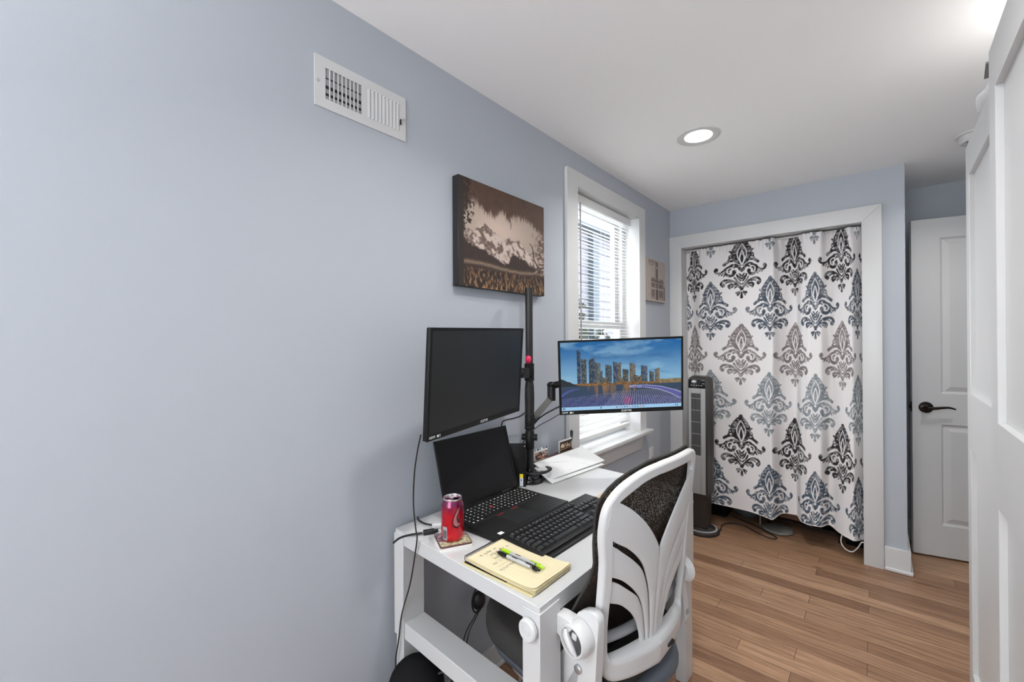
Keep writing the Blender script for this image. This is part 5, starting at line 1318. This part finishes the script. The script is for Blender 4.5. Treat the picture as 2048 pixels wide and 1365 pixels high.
# things on the closet floor
for (a, b, c, d, h, lab) in ((.115, .335, 3.42, 3.78, .34, 'added black bin darkening the closet behind the tower fan'), (1.03, 1.175, 3.46, 3.76, .40, 'added black bin darkening the closet behind the white looped cord')):  # dark clutter added to make the closet interior darker
    t = thing('added_dark_bin', lab, 'storage bin', ((a + b) / 2, (c + d) / 2, 0), 'added dark bins on the closet floor')
    MB().box(a, b, c, d, 0.0, h, .006, 2).build('bin_body', M['bag'], t); MB().box(a - .004, b + .004, c - .004, d + .004, h, h + .02, .004, 2).build('lid', M['bag'], t)
bgc = tag(MB().sphere((.448, 3.53, .085), .095, .08, .085).build('storage_bag', M['navy']), 'blue grey cloth bag on the closet floor below the curtain', 'bag')
rk = thing('shoe_rack', 'low dark shoe rack on the closet floor showing under the curtain', 'rack', (.80, 3.60, 0))
for (x, y) in ((.60, 3.46), (1.00, 3.46), (.60, 3.74), (1.00, 3.74)): MB().box(x - .008, x + .008, y - .008, y + .008, 0, .55).build('leg', M['dark'], rk)
for zq in (.052, .30): MB().box(.592, 1.008, 3.452, 3.748, zq, zq + .014).build('shelf', M['dark'], rk)
solo(MB().box(.66, .90, 3.50, 3.72, .0665, .155, .002, 1), 'shoe_box', M['crd'], 'tan cardboard box standing on the low closet rack', 'box', smooth=False)
solo(MB().lathe([(.0, .001), (.085, .001), (.092, .010), (.085, .020), (.06, .024), (0, .024)], (.665, 3.415, 0), 36), 'round_cushion', mat('pale_ring', (.20, .195, .18), .7), 'pale round flat pad lying on floor below the curtain', 'pad')
mb = MB(); mb.lathe([(.006, .0), (.007, .004), (.0048, .01), (.0048, .22)], (.55, 3.46, 0), 14); solo(mb, 'tension_pole', M['gplas'], 'thin grey pole standing on the closet floor beside the blue grey bag', 'pole')
cable('fan_cord', [(.365, 3.15, .006), (.352, 3.27, .004), (.40, 3.335, .004), (.47, 3.345, .004), (.545, 3.292, .004), (.62, 3.250, .004), (.666, 3.246, .004), (.676, 3.280, .004), (.60, 3.345, .004), (.49, 3.42, .004), (.36, 3.47, .004)], .0035, M['rubber'], 'black fan cord looping over the wooden floor below the curtain')
cable('white_cord', [(1.020, 3.285, .118), (1.016, 3.285, .075), (1.034, 3.285, .041), (1.068, 3.285, .031), (1.094, 3.285, .062), (1.112, 3.285, .100), (1.1235, 3.285, .104)], .0034, M['cord'], 'white cord looping down below the right hem of the curtain')

# ------------------------------------------------------------------ wardrobe with sliding doors
WA = math.radians(.9)
WXF = frame((1.3953, 1.5377, 0), (math.cos(WA), -math.sin(WA), 0), (math.sin(WA), math.cos(WA), 0), (0, 0, 1))
wr = thing('wardrobe', 'tall white wardrobe with two panelled sliding doors along the right wall', 'wardrobe', (1.72, 1.54, 0))
WH = 2.01
mb = MB(WXF)
mb.box(.062, .62, -.765, -.745, 0, WH - .012); mb.box(.062, .62, .705, .725, 0, WH - .012); mb.box(.062, .62, -.745, .705, WH - .032, WH - .012); mb.box(.062, .62, -.745, .705, .05, .07); mb.box(.61, .62, -.745, .705, .07, WH - .032)
mb.build('carcass', M['white'], wr, smooth=False)
def wdoor(x, y0, y1, lab):
    t_ = .026; st_ = .077; rec = .0135
    mb = MB(WXF)
    zr = [(.015, .133), (.925, 1.120), (1.895, WH)]
    mb.box(x, x + t_, y0, y0 + st_, .015, WH, .0015, 1); mb.box(x, x + t_, y1 - st_, y1, .015, WH, .0015, 1)
    for a, b in zr: mb.box(x, x + t_, y0 + st_, y1 - st_, a, b)
    mb.box(x + rec, x + t_, y0 + st_, y1 - st_, .133, .925); mb.box(x + rec, x + t_, y0 + st_, y1 - st_, 1.120, 1.895)
    return mb.build('door', M['door'], wr, smooth=False, label=lab)
wdoor(0.0, -.765, 0.0, 'near sliding door, in front'); wdoor(.0311, -.02, .7290, 'far sliding door, behind')
# things on top of the wardrobe
pb = MB(); rnd = random.Random(2)
pb.sphere((0, 0, 0), .115, .16, .036, 26, 14)
for vtx in pb.bm.verts:
    c = vtx.co; nz_ = math.sin(c.x * 61 + c.y * 23) * math.sin(c.y * 47 - c.z * 31)
    vtx.co = c + Vector((.006 * nz_, .008 * math.sin(c.z * 70 + c.y * 40), .006 * math.sin(c.x * 50 + c.y * 60) if c.z > -.01 else 0))
pb.xf = Matrix.Translation((1.537, 1.925, WH + .042))
solo(pb, 'plastic_bag', M['cloth'], 'crumpled white plastic bag lying on top of the wardrobe', 'bag')
mb = MB(); mb.prism([(1.4080, 1.690), (1.3990, 1.60), (1.66, 1.55), (1.70, 1.655)], WH + .0005, WH + .0055, 'z')
solo(mb, 'board', M['gbox'], 'thin grey board on top of wardrobe, corner overhanging its front edge', 'board', smooth=False)
